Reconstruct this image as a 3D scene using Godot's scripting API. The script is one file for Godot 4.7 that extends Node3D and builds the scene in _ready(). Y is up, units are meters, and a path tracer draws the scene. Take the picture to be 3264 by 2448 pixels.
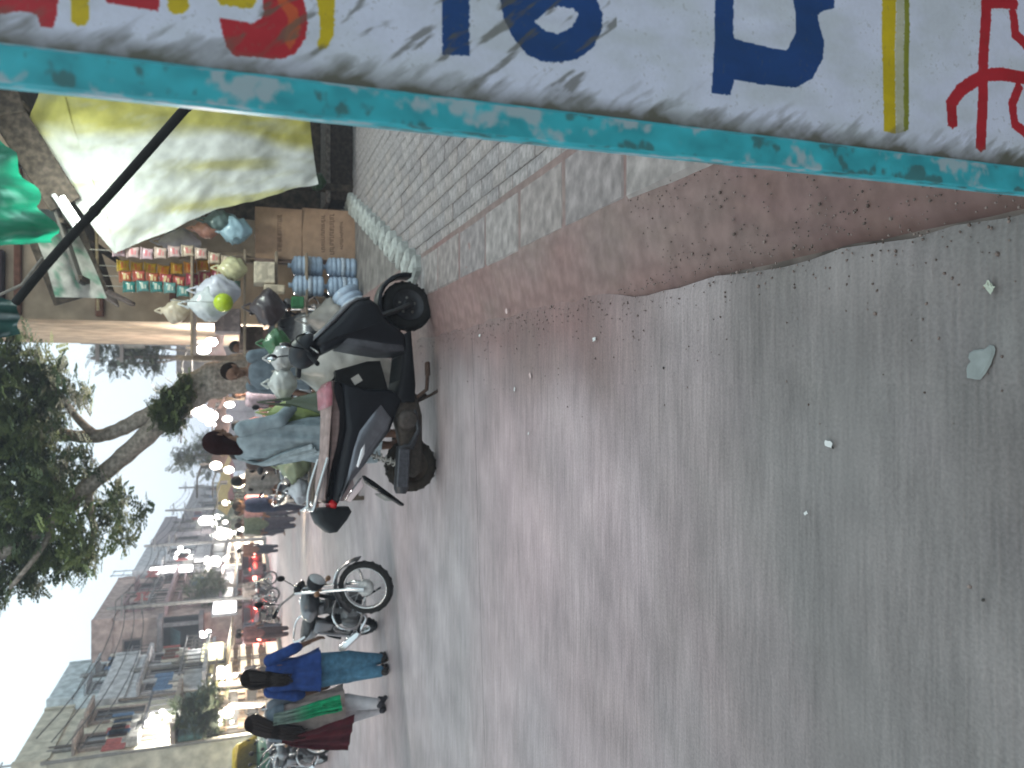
extends Node3D

# ---------------------------------------------------------------- helpers: textures and materials
var NZ := []          # shared grain textures, faint to strong
var MC := {}
var rng := RandomNumberGenerator.new()

func fnl(s: int, f: float, oct := 4) -> FastNoiseLite:
	var n := FastNoiseLite.new()
	n.seed = s
	n.noise_type = FastNoiseLite.TYPE_SIMPLEX_SMOOTH
	n.frequency = f
	n.fractal_octaves = oct
	return n

func grain_tex(s: int, f: float, low: float, w := 512, h := 512) -> ImageTexture:
	var im: Image = fnl(s, f, 5).get_seamless_image(w, h)
	im.convert(Image.FORMAT_L8)
	var d: PackedByteArray = im.get_data()
	var o := PackedByteArray()
	o.resize(d.size())
	for i in d.size():
		o[i] = int(clampf(low + (1.0 - low) * (float(d[i]) / 255.0 * 1.5 - 0.25), 0.0, 1.0) * 255.0)
	return ImageTexture.create_from_image(Image.create_from_data(w, h, false, Image.FORMAT_L8, o))

func mat(c: Color, rough := 0.8, vary := 1, scale := 1.0, metal := 0.0) -> StandardMaterial3D:
	var key := "%s %s %s %s %s" % [c, rough, vary, scale, metal]
	if MC.has(key):
		return MC[key]
	var m := StandardMaterial3D.new()
	m.albedo_color = c.linear_to_srgb()
	m.roughness = rough
	m.metallic = metal
	m.cull_mode = BaseMaterial3D.CULL_DISABLED
	m.metallic_specular = 0.5 if rough < 0.4 or metal > 0.3 else (0.1 if rough > 0.9 else 0.3)
	if vary > 0:
		m.albedo_texture = NZ[vary - 1]
		m.uv1_triplanar = true
		m.uv1_scale = Vector3.ONE * scale
	MC[key] = m
	return m

func vmat(rough := 0.9, vary := 1, scale := 1.0) -> StandardMaterial3D:
	var m: StandardMaterial3D = mat(Color(1, 1, 1), rough, vary, scale).duplicate()
	m.vertex_color_use_as_albedo = true
	return m

func glow(c: Color, e: float) -> StandardMaterial3D:
	var m := StandardMaterial3D.new()
	m.albedo_color = Color(0.8, 0.8, 0.8)
	m.emission_enabled = true
	m.emission = c.linear_to_srgb()
	m.emission_energy_multiplier = e
	return m

func glass(a := 0.25) -> StandardMaterial3D:
	var m := StandardMaterial3D.new()
	m.albedo_color = Color(0.75, 0.8, 0.85, a)
	m.transparency = BaseMaterial3D.TRANSPARENCY_ALPHA
	m.roughness = 0.05
	return m

# ---------------------------------------------------------------- helpers: naming
func tag(o: Node, label: String, category: String, group := "") -> void:
	o.set_meta("label", label)
	o.set_meta("category", category)
	if group != "":
		o.set_meta("group", group)

func thing(called: String, label: String, category: String, at := Vector3.ZERO, turn := 0.0, group := "") -> Node3D:
	var o := Node3D.new()
	o.name = called
	add_child(o, true)
	o.position = at
	o.rotation.y = turn
	tag(o, label, category, group)
	return o

func S() -> SurfaceTool:
	var st := SurfaceTool.new()
	st.begin(Mesh.PRIMITIVE_TRIANGLES)
	return st

func obj(called: String, st, m: Material, parent: Node = self, at := Vector3.ZERO) -> MeshInstance3D:
	var o := MeshInstance3D.new()
	o.name = called
	if st is SurfaceTool:
		st.generate_normals()
		o.mesh = st.commit()
	else:
		o.mesh = st
	o.material_override = m
	parent.add_child(o, true)
	o.position = at
	return o

func setting(o: Node) -> void:
	o.set_meta("kind", "structure")

func dup(o: Node3D, at: Vector3, turn: float, label: String) -> Node3D:
	var c: Node3D = o.duplicate()
	c.name = o.name
	add_child(c, true)
	c.position = at
	c.rotation.y = turn
	c.set_meta("label", label)
	return c

# ---------------------------------------------------------------- helpers: shapes
func quad(st: SurfaceTool, a: Vector3, b: Vector3, c: Vector3, d: Vector3) -> void:   # counter-clockwise seen from outside
	for v in [a, c, b, a, d, c]:
		st.add_vertex(v)

func tri(st: SurfaceTool, a: Vector3, b: Vector3, c: Vector3) -> void:
	for v in [a, c, b]:
		st.add_vertex(v)

func box(st: SurfaceTool, c: Vector3, s: Vector3, b := Basis.IDENTITY, bev := 0.0) -> void:
	st.set_smooth_group(-1)
	var h := s * 0.5
	if bev <= 0.0:
		var p := []
		for i in 8:
			p.append(c + b * Vector3(h.x * (1 if i & 1 else -1), h.y * (1 if i & 2 else -1), h.z * (1 if i & 4 else -1)))
		quad(st, p[4], p[5], p[7], p[6]); quad(st, p[1], p[0], p[2], p[3])
		quad(st, p[5], p[1], p[3], p[7]); quad(st, p[0], p[4], p[6], p[2])
		quad(st, p[6], p[7], p[3], p[2]); quad(st, p[0], p[1], p[5], p[4])
		return
	# chamfered box: three shells of points
	var k := minf(bev, minf(h.x, minf(h.y, h.z)) * 0.95)
	var f := func(sx, sy, sz, ax):
		var v := Vector3(h.x * sx, h.y * sy, h.z * sz)
		if ax != 0: v.x -= k * sx
		if ax != 1: v.y -= k * sy
		if ax != 2: v.z -= k * sz
		return c + b * v
	for s1 in [-1, 1]:
		oquad(st, c, [f.call(s1, -1, -1, 0), f.call(s1, 1, -1, 0), f.call(s1, 1, 1, 0), f.call(s1, -1, 1, 0)])
		oquad(st, c, [f.call(-1, s1, -1, 1), f.call(1, s1, -1, 1), f.call(1, s1, 1, 1), f.call(-1, s1, 1, 1)])
		oquad(st, c, [f.call(-1, -1, s1, 2), f.call(1, -1, s1, 2), f.call(1, 1, s1, 2), f.call(-1, 1, s1, 2)])
		for s2 in [-1, 1]:
			oquad(st, c, [f.call(s1, s2, -1, 0), f.call(s1, s2, 1, 0), f.call(s1, s2, 1, 1), f.call(s1, s2, -1, 1)])
			oquad(st, c, [f.call(s1, -1, s2, 0), f.call(s1, 1, s2, 0), f.call(s1, 1, s2, 2), f.call(s1, -1, s2, 2)])
			oquad(st, c, [f.call(-1, s1, s2, 1), f.call(1, s1, s2, 1), f.call(1, s1, s2, 2), f.call(-1, s1, s2, 2)])
			for s3 in [-1, 1]:
				oquad(st, c, [f.call(s1, s2, s3, 0), f.call(s1, s2, s3, 1), f.call(s1, s2, s3, 2)])

func oquad(st: SurfaceTool, c: Vector3, p: Array) -> void:    # a convex face turned so that it faces away from c
	var n: Vector3 = (p[1] - p[0]).cross(p[2] - p[0])
	if n.dot(p[0] - c) < 0:
		p.reverse()
	if p.size() == 3:
		tri(st, p[0], p[1], p[2])
	else:
		quad(st, p[0], p[1], p[2], p[3])

func bar(st: SurfaceTool, a: Vector3, b: Vector3, w: float, h: float, bev := 0.0, up := Vector3.UP) -> void:
	var x := (b - a).normalized()
	if absf(x.dot(up)) > 0.98:
		up = Vector3.RIGHT
	var z := x.cross(up).normalized()
	box(st, (a + b) * 0.5, Vector3(a.distance_to(b), h, w), Basis(x, z.cross(x), z), bev)

func rings(st: SurfaceTool, rs: Array, capped := true) -> void:   # rs: arrays of points, same count, closed loops
	st.set_smooth_group(0)
	var n: int = rs[0].size()
	for i in rs.size() - 1:
		for j in n:
			var k := (j + 1) % n
			quad(st, rs[i][j], rs[i][k], rs[i + 1][k], rs[i + 1][j])
	if capped:
		st.set_smooth_group(1)
		for e in [0, rs.size() - 1]:
			var c := Vector3.ZERO
			for p in rs[e]:
				c += p
			c /= n
			for j in n:
				var k := (j + 1) % n
				if e == 0:
					tri(st, c, rs[e][k], rs[e][j])
				else:
					tri(st, c, rs[e][j], rs[e][k])

func tube(st: SurfaceTool, pts: Array, r, n := 8) -> void:
	var rs := []
	var up := Vector3.UP
	for i in pts.size():
		var t: Vector3 = (pts[mini(i + 1, pts.size() - 1)] - pts[maxi(i - 1, 0)]).normalized()
		if absf(t.dot(up)) > 0.97:
			up = Vector3.RIGHT if absf(t.x) < 0.8 else Vector3.BACK
		var x := t.cross(up).normalized()
		var y := x.cross(t).normalized()
		up = y
		var rad: float = r[i] if r is Array else r
		var ring := []
		for j in n:
			var a := TAU * j / n
			ring.append(pts[i] + (x * cos(a) + y * sin(a)) * rad)
		rs.append(ring)
	rings(st, rs)

func curve(p: Array, n := 5) -> Array:     # Catmull-Rom through the points
	var o := []
	for i in p.size() - 1:
		var a: Vector3 = p[maxi(i - 1, 0)]
		var d: Vector3 = p[mini(i + 2, p.size() - 1)]
		for k in n:
			o.append((p[i] as Vector3).cubic_interpolate(p[i + 1], a, d, float(k) / n))
	o.append(p[-1])
	return o

func lathe(st: SurfaceTool, prof: Array, c: Vector3, axis: Vector3, n := 20, closed := false) -> void:   # prof: Vector2(along axis, radius)
	var u := Vector3.UP if absf(axis.y) < 0.9 else Vector3.RIGHT
	var x := axis.cross(u).normalized()
	var y := x.cross(axis).normalized()
	st.set_smooth_group(0)
	var m := prof.size()
	for i in (m if closed else m - 1):
		var p: Vector2 = prof[i]
		var q: Vector2 = prof[(i + 1) % m]
		for j in n:
			var a := TAU * j / n
			var b := TAU * (j + 1) / n
			var ra := x * cos(a) + y * sin(a)
			var rb := x * cos(b) + y * sin(b)
			quad(st, c + axis * p.x + ra * p.y, c + axis * p.x + rb * p.y, c + axis * q.x + rb * q.y, c + axis * q.x + ra * q.y)

func ball(st: SurfaceTool, c: Vector3, r: Vector3, n := 12, b := Basis.IDENTITY) -> void:
	st.set_smooth_group(0)
	var rs := []
	for i in n / 2 + 1:
		var t := PI * clampf(float(i) / (n / 2), 0.004, 0.996)
		var ring := []
		for j in n:
			var a := TAU * j / n
			ring.append(c + b * Vector3(r.x * sin(t) * cos(a), -r.y * cos(t), -r.z * sin(t) * sin(a)))
		rs.append(ring)
	rings(st, rs, false)

func shell(st: SurfaceTool, poly: Array, layers: Array, z0 := 0.0, b := Transform3D.IDENTITY) -> void:
	# a side-view outline (x, y) swept across z: layers are Vector2(z, inset) from one side to the other
	var n := poly.size()
	var area := 0.0
	for i in n:
		area += (poly[i] as Vector2).cross(poly[(i + 1) % n])
	if area < 0:
		poly = poly.duplicate()
		poly.reverse()
	var rs := []
	for l in layers:
		var ring := []
		for i in n:
			var p: Vector2 = poly[i]
			var e1 := (p - (poly[(i + n - 1) % n] as Vector2)).normalized()
			var e2 := ((poly[(i + 1) % n] as Vector2) - p).normalized()
			var nn := -(Vector2(e1.y, -e1.x) + Vector2(e2.y, -e2.x)).normalized()
			var q: Vector2 = p + nn * l.y
			ring.append(b * Vector3(q.x, q.y, z0 + l.x))
		rs.append(ring)
	st.set_smooth_group(0)
	for i in rs.size() - 1:
		for j in n:
			var k := (j + 1) % n
			quad(st, rs[i][j], rs[i][k], rs[i + 1][k], rs[i + 1][j])
	var flat := PackedVector2Array(poly)
	var t := Geometry2D.triangulate_polygon(flat)
	for e in [0, rs.size() - 1]:
		for i in range(0, t.size(), 3):
			var A: Vector3 = rs[e][t[i]]
			var B: Vector3 = rs[e][t[i + 1]]
			var C: Vector3 = rs[e][t[i + 2]]
			var s := (flat[t[i + 1]] - flat[t[i]]).cross(flat[t[i + 2]] - flat[t[i]])
			if (s > 0) == (e != 0):
				tri(st, A, B, C)
			else:
				tri(st, A, C, B)

func pillow(w: float, e := 0.02) -> Array:
	return [Vector2(-w, e * 1.5), Vector2(-w * 0.93, e * 0.5), Vector2(-w * 0.75, 0), Vector2(w * 0.75, 0), Vector2(w * 0.93, e * 0.5), Vector2(w, e * 1.5)]

func V(a: Array) -> Array:      # flat list of numbers -> Vector2 points
	var o := []
	for i in range(0, a.size(), 2):
		o.append(Vector2(a[i], a[i + 1]))
	return o

# one continuous skin over tapered bones: [a, b, radius a, radius b]; surface nets over a smooth union
func sdf(out: Dictionary, bones: Array, cell: float, K: float) -> void:
	var pad := cell * 2.5 + 1.2 / K
	var lo := Vector3.ONE * 1e9
	var hi := -lo
	for b in bones:
		var r := maxf(b[2], b[3]) + pad
		lo = lo.min((b[0] as Vector3).min(b[1]) - Vector3.ONE * r)
		hi = hi.max((b[0] as Vector3).max(b[1]) + Vector3.ONE * r)
	var nx := int((hi.x - lo.x) / cell) + 2
	var ny := int((hi.y - lo.y) / cell) + 2
	var nz := int((hi.z - lo.z) / cell) + 2
	var f := PackedFloat32Array()
	f.resize(nx * ny * nz)
	for b in bones:
		var a: Vector3 = b[0]
		var ab: Vector3 = (b[1] as Vector3) - a
		var l2 := maxf(ab.length_squared(), 1e-9)
		var ra: float = b[2]
		var dr: float = b[3] - ra
		var r := maxf(b[2], b[3]) + pad
		var i0 := ((a.min(b[1]) - Vector3.ONE * r - lo) / cell).floor().max(Vector3.ZERO)
		var i1 := ((a.max(b[1]) + Vector3.ONE * r - lo) / cell).ceil().min(Vector3(nx - 1, ny - 1, nz - 1))
		for k in range(int(i0.z), int(i1.z) + 1):
			for j in range(int(i0.y), int(i1.y) + 1):
				var base := (k * ny + j) * nx
				for i in range(int(i0.x), int(i1.x) + 1):
					var p := lo + Vector3(i, j, k) * cell - a
					var t := clampf(p.dot(ab) / l2, 0.0, 1.0)
					var d := (p - ab * t).length() - ra - dr * t
					if d < pad:
						f[base + i] += exp(-K * d)
	var at := {}
	var V3: PackedVector3Array = out.v
	var start := V3.size()
	var sy := nx
	var sz := nx * ny
	var corner := [0, 1, sy, sy + 1, sz, sz + 1, sz + sy, sz + sy + 1]
	var co := [Vector3(0, 0, 0), Vector3(1, 0, 0), Vector3(0, 1, 0), Vector3(1, 1, 0), Vector3(0, 0, 1), Vector3(1, 0, 1), Vector3(0, 1, 1), Vector3(1, 1, 1)]
	var ed := [[0, 1], [2, 3], [4, 5], [6, 7], [0, 2], [1, 3], [4, 6], [5, 7], [0, 4], [1, 5], [2, 6], [3, 7]]
	for k in nz - 1:
		for j in ny - 1:
			var base := (k * ny + j) * nx
			for i in nx - 1:
				var q := base + i
				var m := 0
				for c in 8:
					if f[q + corner[c]] > 1.0:
						m += 1
				if m == 0 or m == 8:
					continue
				var s := Vector3.ZERO
				var n := 0
				for e in ed:
					var fa: float = f[q + corner[e[0]]]
					var fb: float = f[q + corner[e[1]]]
					if (fa > 1.0) != (fb > 1.0):
						var la := log(maxf(fa, 1e-9))
						var lb := log(maxf(fb, 1e-9))
						var t := clampf(la / (la - lb), 0.05, 0.95)
						s += (co[e[0]] as Vector3).lerp(co[e[1]], t)
						n += 1
				at[q] = V3.size()
				V3.append(lo + (Vector3(i, j, k) + s / n) * cell)
	var I: PackedInt32Array = out.i
	for q in at:
		var inside: bool = f[q] > 1.0
		for ax in 3:
			var d: int = [1, sy, sz][ax]
			var u: int = [sy, sz, 1][ax]
			var w: int = [sz, 1, sy][ax]
			if inside == (f[q + d] > 1.0):
				continue
			if not (at.has(q - u) and at.has(q - w) and at.has(q - u - w)):
				continue
			var A: int = at[q]
			var B: int = at[q - u]
			var C: int = at[q - u - w]
			var D: int = at[q - w]
			if inside:
				I.append_array([A, B, C, A, C, D])
			else:
				I.append_array([A, C, B, A, D, C])
	out.v = V3
	out.i = I

func skin(out: Dictionary) -> ArrayMesh:
	var v: PackedVector3Array = out.v
	var idx: PackedInt32Array = out.i
	var n := PackedVector3Array()
	n.resize(v.size())
	for t in range(0, idx.size(), 3):
		var c := (v[idx[t + 2]] - v[idx[t]]).cross(v[idx[t + 1]] - v[idx[t]])
		for e in 3:
			n[idx[t + e]] += c
	for i in n.size():
		n[i] = n[i].normalized()
	var arr := []
	arr.resize(Mesh.ARRAY_MAX)
	arr[Mesh.ARRAY_VERTEX] = v
	arr[Mesh.ARRAY_NORMAL] = n
	arr[Mesh.ARRAY_INDEX] = idx
	var m := ArrayMesh.new()
	m.add_surface_from_arrays(Mesh.PRIMITIVE_TRIANGLES, arr)
	return m

func blob(bones: Array, cell: float, K: float) -> ArrayMesh:
	var o := {"v": PackedVector3Array(), "i": PackedInt32Array()}
	sdf(o, bones, cell, K)
	return skin(o)

# a garment: elliptical rings [centre, rx, rz], with soft folds
func garment(st: SurfaceTool, rs: Array, fold := 0.0, seed_ := 1, n := 28) -> void:
	var nn := fnl(seed_, 0.9, 2)
	var out := []
	var steps := 4
	for i in rs.size() - 1:
		for k in steps + (1 if i == rs.size() - 2 else 0):
			var t := float(k) / steps
			var c: Vector3 = (rs[i][0] as Vector3).lerp(rs[i + 1][0], t)
			var rx := lerpf(rs[i][1], rs[i + 1][1], t)
			var rz := lerpf(rs[i][2], rs[i + 1][2], t)
			var g := fold * (float(i) + t) / rs.size()
			var ring := []
			for j in n:
				var a := TAU * j / n
				var w := 1.0 + g * nn.get_noise_3d(cos(a) * 3.0, sin(a) * 3.0, c.y * 1.6) * 2.2
				ring.append(c + Vector3(cos(a) * rx * w, 0, -sin(a) * rz * w))
			out.append(ring)
	if rs[0][0].y > rs[-1][0].y:
		out.reverse()
	rings(st, out)

# ---------------------------------------------------------------- two-wheelers
const BLACK := Color(0.006, 0.006, 0.008)
const CHROME := Color(0.6, 0.6, 0.6)

func wheel(called: String, hub: Vector3, R: float, tw: float, parent: Node3D, rim_c: Color, style := 0, b := Basis.IDENTITY, tyre_c := Color(0.02, 0.019, 0.018)) -> Node3D:
	var w := Node3D.new()
	w.name = called
	parent.add_child(w, true)
	w.transform = Transform3D(b, hub)
	var st := S()
	var pr := []
	for i in 14:
		var a := TAU * i / 14
		pr.append(Vector2(cos(a) * tw, R - tw * 1.05 + sin(a) * tw * 1.05))
	lathe(st, pr, Vector3.ZERO, Vector3.BACK, 36, true)
	for i in 40:      # tread blocks
		var a := TAU * i / 40
		var d := Vector3(cos(a), sin(a), 0)
		box(st, d * (R - 0.007) + Vector3(0, 0, tw * (0.35 if i % 2 else -0.35)), Vector3(0.012, R * 0.1, tw * 0.7), Basis(d, Vector3(-d.y, d.x, 0), Vector3.BACK))
	obj("tyre", st, mat(tyre_c, 0.85, 2, 4.0), w)
	var r := R - tw * 1.9
	st = S()
	if style == 0:     # pressed steel disc
		lathe(st, [Vector2(-tw, r + 0.012), Vector2(-tw * 0.6, r - 0.01), Vector2(-tw * 0.3, r * 0.7), Vector2(-tw * 0.5, r * 0.35), Vector2(-tw * 0.5, 0.001), Vector2(tw * 0.5, 0.001), Vector2(tw * 0.5, r * 0.35), Vector2(tw * 0.3, r * 0.7), Vector2(tw * 0.6, r - 0.01), Vector2(tw, r + 0.012)], Vector3.ZERO, Vector3.BACK, 28)
		obj("rim", st, mat(rim_c, 0.5, 2, 5.0, 0.4), w)
		st = S()
		lathe(st, [Vector2(-tw * 1.3, 0.001), Vector2(-tw * 1.3, 0.045), Vector2(tw * 1.3, 0.045), Vector2(tw * 1.35, 0.03), Vector2(tw * 1.35, 0.001)], Vector3.ZERO, Vector3.BACK, 16)
		obj("hub", st, mat(rim_c * 0.6, 0.5, 2, 5.0, 0.5), w)
		for i in 5:
			st = S()
			var a := TAU * i / 5
			lathe(st, [Vector2(0, 0.012), Vector2(0.012, 0.011), Vector2(0.013, 0.001)], Vector3(cos(a), sin(a), 0) * r * 0.55 + Vector3(0, 0, tw * 0.4), Vector3.BACK, 6)
			obj("wheel_nut", st, mat(Color(0.2, 0.19, 0.17), 0.4, 0, 1.0, 0.8), w)
	else:              # spoked, chromed rim, big pale hub
		pr = []
		for i in 10:
			var a := TAU * i / 10
			pr.append(Vector2(cos(a) * tw * 0.75, r + 0.004 + sin(a) * 0.012))
		lathe(st, pr, Vector3.ZERO, Vector3.BACK, 40, true)
		obj("rim", st, mat(rim_c, 0.25, 0, 1.0, 0.9), w)
		st = S()
		lathe(st, [Vector2(-0.05, 0.001), Vector2(-0.05, 0.05), Vector2(-0.035, 0.075), Vector2(0.02, 0.082), Vector2(0.04, 0.076), Vector2(0.052, 0.05), Vector2(0.055, 0.02), Vector2(0.075, 0.018), Vector2(0.075, 0.001)], Vector3.ZERO, Vector3.BACK, 26)
		obj("hub", st, mat(Color(0.62, 0.62, 0.6), 0.45, 2, 6.0, 0.2), w)
		for i in 18:
			st = S()
			var a := TAU * i / 18
			var e := a + (0.5 if i % 2 else -0.5)
			var z := 0.03 * (1 if i % 4 < 2 else -1)
			tube(st, [Vector3(cos(e) * 0.072, sin(e) * 0.072, z), Vector3(cos(a) * r, sin(a) * r, 0)], 0.0022, 5)
			obj("spoke", st, mat(Color(0.4, 0.4, 0.4), 0.35, 0, 1.0, 0.9), w)
	return w

func mirror(o: Node3D, root: Vector3, tip: Vector3, face: Vector3) -> void:
	var st := S()
	tube(st, curve([root, root.lerp(tip, 0.5) + Vector3(0, 0.03, 0), tip], 4), 0.006, 6)
	var m := obj("mirror_stalk", st, mat(BLACK, 0.4, 0), o)
	st = S()
	var b := Basis.looking_at(face, Vector3.UP)
	ball(st, tip + Vector3(0, 0.03, 0), Vector3(0.06, 0.042, 0.022), 14, b)
	obj("mirror_shell", st, mat(BLACK, 0.35, 0), m)
	st = S()
	ball(st, tip + Vector3(0, 0.03, 0) + face.normalized() * 0.012, Vector3(0.052, 0.035, 0.013), 12, b)
	obj("mirror_glass", st, mat(Color(0.75, 0.8, 0.8), 0.05, 0, 1.0, 1.0), m)

func make_scooter(label: String, paint: Color, seat_c: Color, group := "") -> Node3D:
	var o := thing("scooter", label, "scooter", Vector3.ZERO, 0.0, group)
	var P: StandardMaterial3D = mat(paint, 0.42, 2, 2.0)
	P.metallic_specular = 0.3
	P.clearcoat_enabled = true
	P.clearcoat = 0.15
	var K := mat(BLACK, 0.55, 2, 3.0)
	wheel("rear_wheel", Vector3(-0.69, 0.212, 0), 0.212, 0.05, o, Color(0.10, 0.075, 0.055), 0, Basis.IDENTITY, Color(0.045, 0.036, 0.028))
	wheel("front_wheel", Vector3(0.61, 0.212, 0), 0.212, 0.048, o, Color(0.035, 0.035, 0.04), 0, Basis(Vector3.UP, 0.12))
	# front mudguard
	var pts := []
	for i in 13:
		var a := deg_to_rad(-8.0 + i * 13.2)
		pts.append(Vector2(0.61 + cos(a) * 0.272, 0.215 + sin(a) * 0.262))
	for i in 13:
		var a := deg_to_rad(-8.0 + (12 - i) * 13.2)
		pts.append(Vector2(0.61 + cos(a) * 0.235, 0.215 + sin(a) * 0.226))
	var st := S()
	shell(st, pts, pillow(0.075, 0.006))
	obj("front_mudguard", st, P, o)
	for s in [-1, 1]:
		st = S()
		tube(st, [Vector3(0.61, 0.21, 0.075 * s), Vector3(0.55, 0.33, 0.085 * s), Vector3(0.47, 0.56, 0.06 * s)], [0.018, 0.022, 0.02], 8)
		obj("fork", st, mat(Color(0.06, 0.06, 0.06), 0.4, 2, 4.0, 0.6), o)
	# apron and leg shield
	st = S()
	shell(st, V([0.22, 1.0, 0.30, 0.985, 0.42, 0.86, 0.56, 0.735, 0.61, 0.67, 0.625, 0.55, 0.57, 0.475, 0.47, 0.43, 0.40, 0.33, 0.34, 0.26, 0.22, 0.27, 0.21, 0.45, 0.23, 0.61, 0.25, 0.79, 0.18, 0.92]), [Vector2(-0.20, 0.06), Vector2(-0.18, 0.028), Vector2(-0.13, 0.008), Vector2(-0.05, 0), Vector2(0.05, 0), Vector2(0.13, 0.008), Vector2(0.18, 0.028), Vector2(0.20, 0.06)])
	obj("front_apron", st, P, o)
	st = S()
	shell(st, V([0.26, 1.012, 0.315, 0.997, 0.432, 0.872, 0.572, 0.747, 0.622, 0.672, 0.637, 0.56, 0.612, 0.56, 0.597, 0.655, 0.548, 0.722, 0.41, 0.846]), pillow(0.165, 0.004))
	obj("apron_highlight", st, mat(Color(0.20, 0.20, 0.21), 0.3, 2, 3.0, 0.5), o)  # grey strip stands in for sky reflected along the apron edge
	st = S()
	shell(st, V([0.245, 0.79, 0.315, 0.755, 0.345, 0.72, 0.32, 0.55, 0.285, 0.31, 0.20, 0.29, 0.195, 0.45, 0.215, 0.61]), pillow(0.192, 0.012))
	obj("inner_leg_shield", st, mat(Color(0.075, 0.075, 0.085), 0.5, 2, 3.0), o)
	# floor
	st = S()
	shell(st, V([0.38, 0.235, 0.34, 0.305, 0.2, 0.30, -0.02, 0.33, -0.14, 0.37, -0.20, 0.34, -0.20, 0.22, -0.06, 0.205]), pillow(0.185, 0.012))
	var fl := obj("floorboard", st, K, o)
	st = S()
	for i in 7:
		box(st, Vector3(0.08, 0.318, -0.12 + i * 0.04), Vector3(0.2, 0.012, 0.014), Basis(Vector3.BACK, -0.13), 0.003)
	obj("floor_ribs", st, mat(Color(0.03, 0.03, 0.03), 0.8, 2, 4.0), fl)
	# handlebar
	st = S()
	ball(st, Vector3(0.21, 1.04, 0), Vector3(0.15, 0.115, 0.17), 16, Basis(Vector3.BACK, -0.5))
	var cowl := obj("handlebar_cowl", st, P, o)
	st = S()
	ball(st, Vector3(0.315, 1.025, 0), Vector3(0.05, 0.05, 0.085), 14, Basis(Vector3.BACK, -0.5))
	obj("headlight", st, mat(Color(0.6, 0.62, 0.62), 0.1, 0, 1.0, 0.3), cowl)
	for s in [-1, 1]:
		st = S()
		tube(st, [Vector3(0.21, 1.04, 0.1 * s), Vector3(0.13, 1.04, 0.22 * s), Vector3(0.06, 1.02, 0.35 * s)], [0.03, 0.018, 0.018], 8)
		var g := obj("grip", st, mat(BLACK, 0.9, 2, 6.0), o)
		st = S()
		tube(st, [Vector3(0.21, 1.03, 0.17 * s), Vector3(0.14, 1.02, 0.37 * s)], 0.007, 6)
		obj("brake_lever", st, mat(CHROME * 0.5, 0.35, 0, 1.0, 0.8), g)
		mirror(o, Vector3(0.20, 1.07, 0.15 * s), Vector3(0.20, 1.21, 0.3 * s), Vector3(-1, 0.05, -0.15 * s))
	for s in [-1, 1]:
		st = S()
		tube(st, curve([Vector3(0.17, 1.05, 0.2 * s), Vector3(0.28, 1.13, 0.12 * s), Vector3(0.34, 1.04, 0.06 * s), Vector3(0.36, 0.93, 0.03 * s)], 5), 0.006, 5)
		obj("cable", st, mat(Color(0.02, 0.02, 0.02), 0.6, 0), o)
	# seat
	st = S()
	shell(st, V([-0.03, 0.80, -0.035, 0.87, -0.08, 0.905, -0.28, 0.895, -0.56, 0.905, -0.82, 0.945, -0.92, 0.94, -0.96, 0.90, -0.75, 0.84, -0.55, 0.775, -0.41, 0.745, -0.27, 0.735, -0.12, 0.755]), [Vector2(-0.15, 0.05), Vector2(-0.14, 0.018), Vector2(-0.10, 0.004), Vector2(0, 0), Vector2(0.10, 0.004), Vector2(0.14, 0.018), Vector2(0.15, 0.05)])
	var se := obj("seat", st, mat(Color(0.008, 0.0075, 0.009), 0.6, 2, 3.0), o)
	st = S()
	shell(st, V([-0.028, 0.845, -0.03, 0.88, -0.08, 0.917, -0.28, 0.907, -0.56, 0.917, -0.82, 0.957, -0.92, 0.953, -0.95, 0.925, -0.75, 0.885, -0.55, 0.825, -0.41, 0.80, -0.27, 0.795, -0.12, 0.835]), [Vector2(-0.158, 0.034), Vector2(-0.145, 0.012), Vector2(-0.10, 0.002), Vector2(0, 0), Vector2(0.10, 0.002), Vector2(0.145, 0.012), Vector2(0.158, 0.034)])
	obj("seat_cover", st, mat(seat_c, 0.5, 2, 2.0), se)
	st = S()
	shell(st, V([-0.035, 0.87, -0.04, 0.895, -0.09, 0.928, -0.17, 0.923, -0.24, 0.918, -0.235, 0.86, -0.14, 0.85]), [Vector2(-0.162, 0.02), Vector2(-0.145, 0.006), Vector2(-0.10, 0), Vector2(0.10, 0), Vector2(0.145, 0.006), Vector2(0.162, 0.02)])
	var pk := obj("seat_highlight", st, mat(Color(0.42, 0.15, 0.18), 0.35, 2, 2.0), se)  # coloured patch stands in for a pink highlight on the seat front
	pk.set_meta("label", "dull pink highlight painted on the front of the seat")
	# bodywork
	st = S()
	shell(st, V([-0.05, 0.79, -0.09, 0.60, -0.09, 0.40, -0.16, 0.30, -0.30, 0.36, -0.42, 0.41, -0.57, 0.53, -0.69, 0.62, -0.79, 0.72, -0.97, 0.83, -0.93, 0.885, -0.75, 0.86, -0.4, 0.78]), [Vector2(-0.18, 0.06), Vector2(-0.165, 0.025), Vector2(-0.12, 0.006), Vector2(0, 0), Vector2(0.12, 0.006), Vector2(0.165, 0.025), Vector2(0.18, 0.06)])
	obj("body_panel", st, P, o)
	for s in [-1, 1]:
		st = S()
		shell(st, V([-0.21, 0.50, -0.30, 0.585, -0.42, 0.68, -0.56, 0.73, -0.72, 0.77, -0.83, 0.80, -0.95, 0.835, -0.80, 0.735, -0.69, 0.64, -0.57, 0.55, -0.42, 0.44, -0.33, 0.41]), [Vector2(-0.012, 0.0), Vector2(0.010, 0.006), Vector2(0.022, 0.03)] if s > 0 else [Vector2(-0.022, 0.03), Vector2(-0.010, 0.006), Vector2(0.012, 0.0)], 0.168 * s)
		var sp := obj("side_panel", st, mat(Color(0.16, 0.165, 0.185), 0.28, 1, 2.5, 0.55), o)
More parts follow.
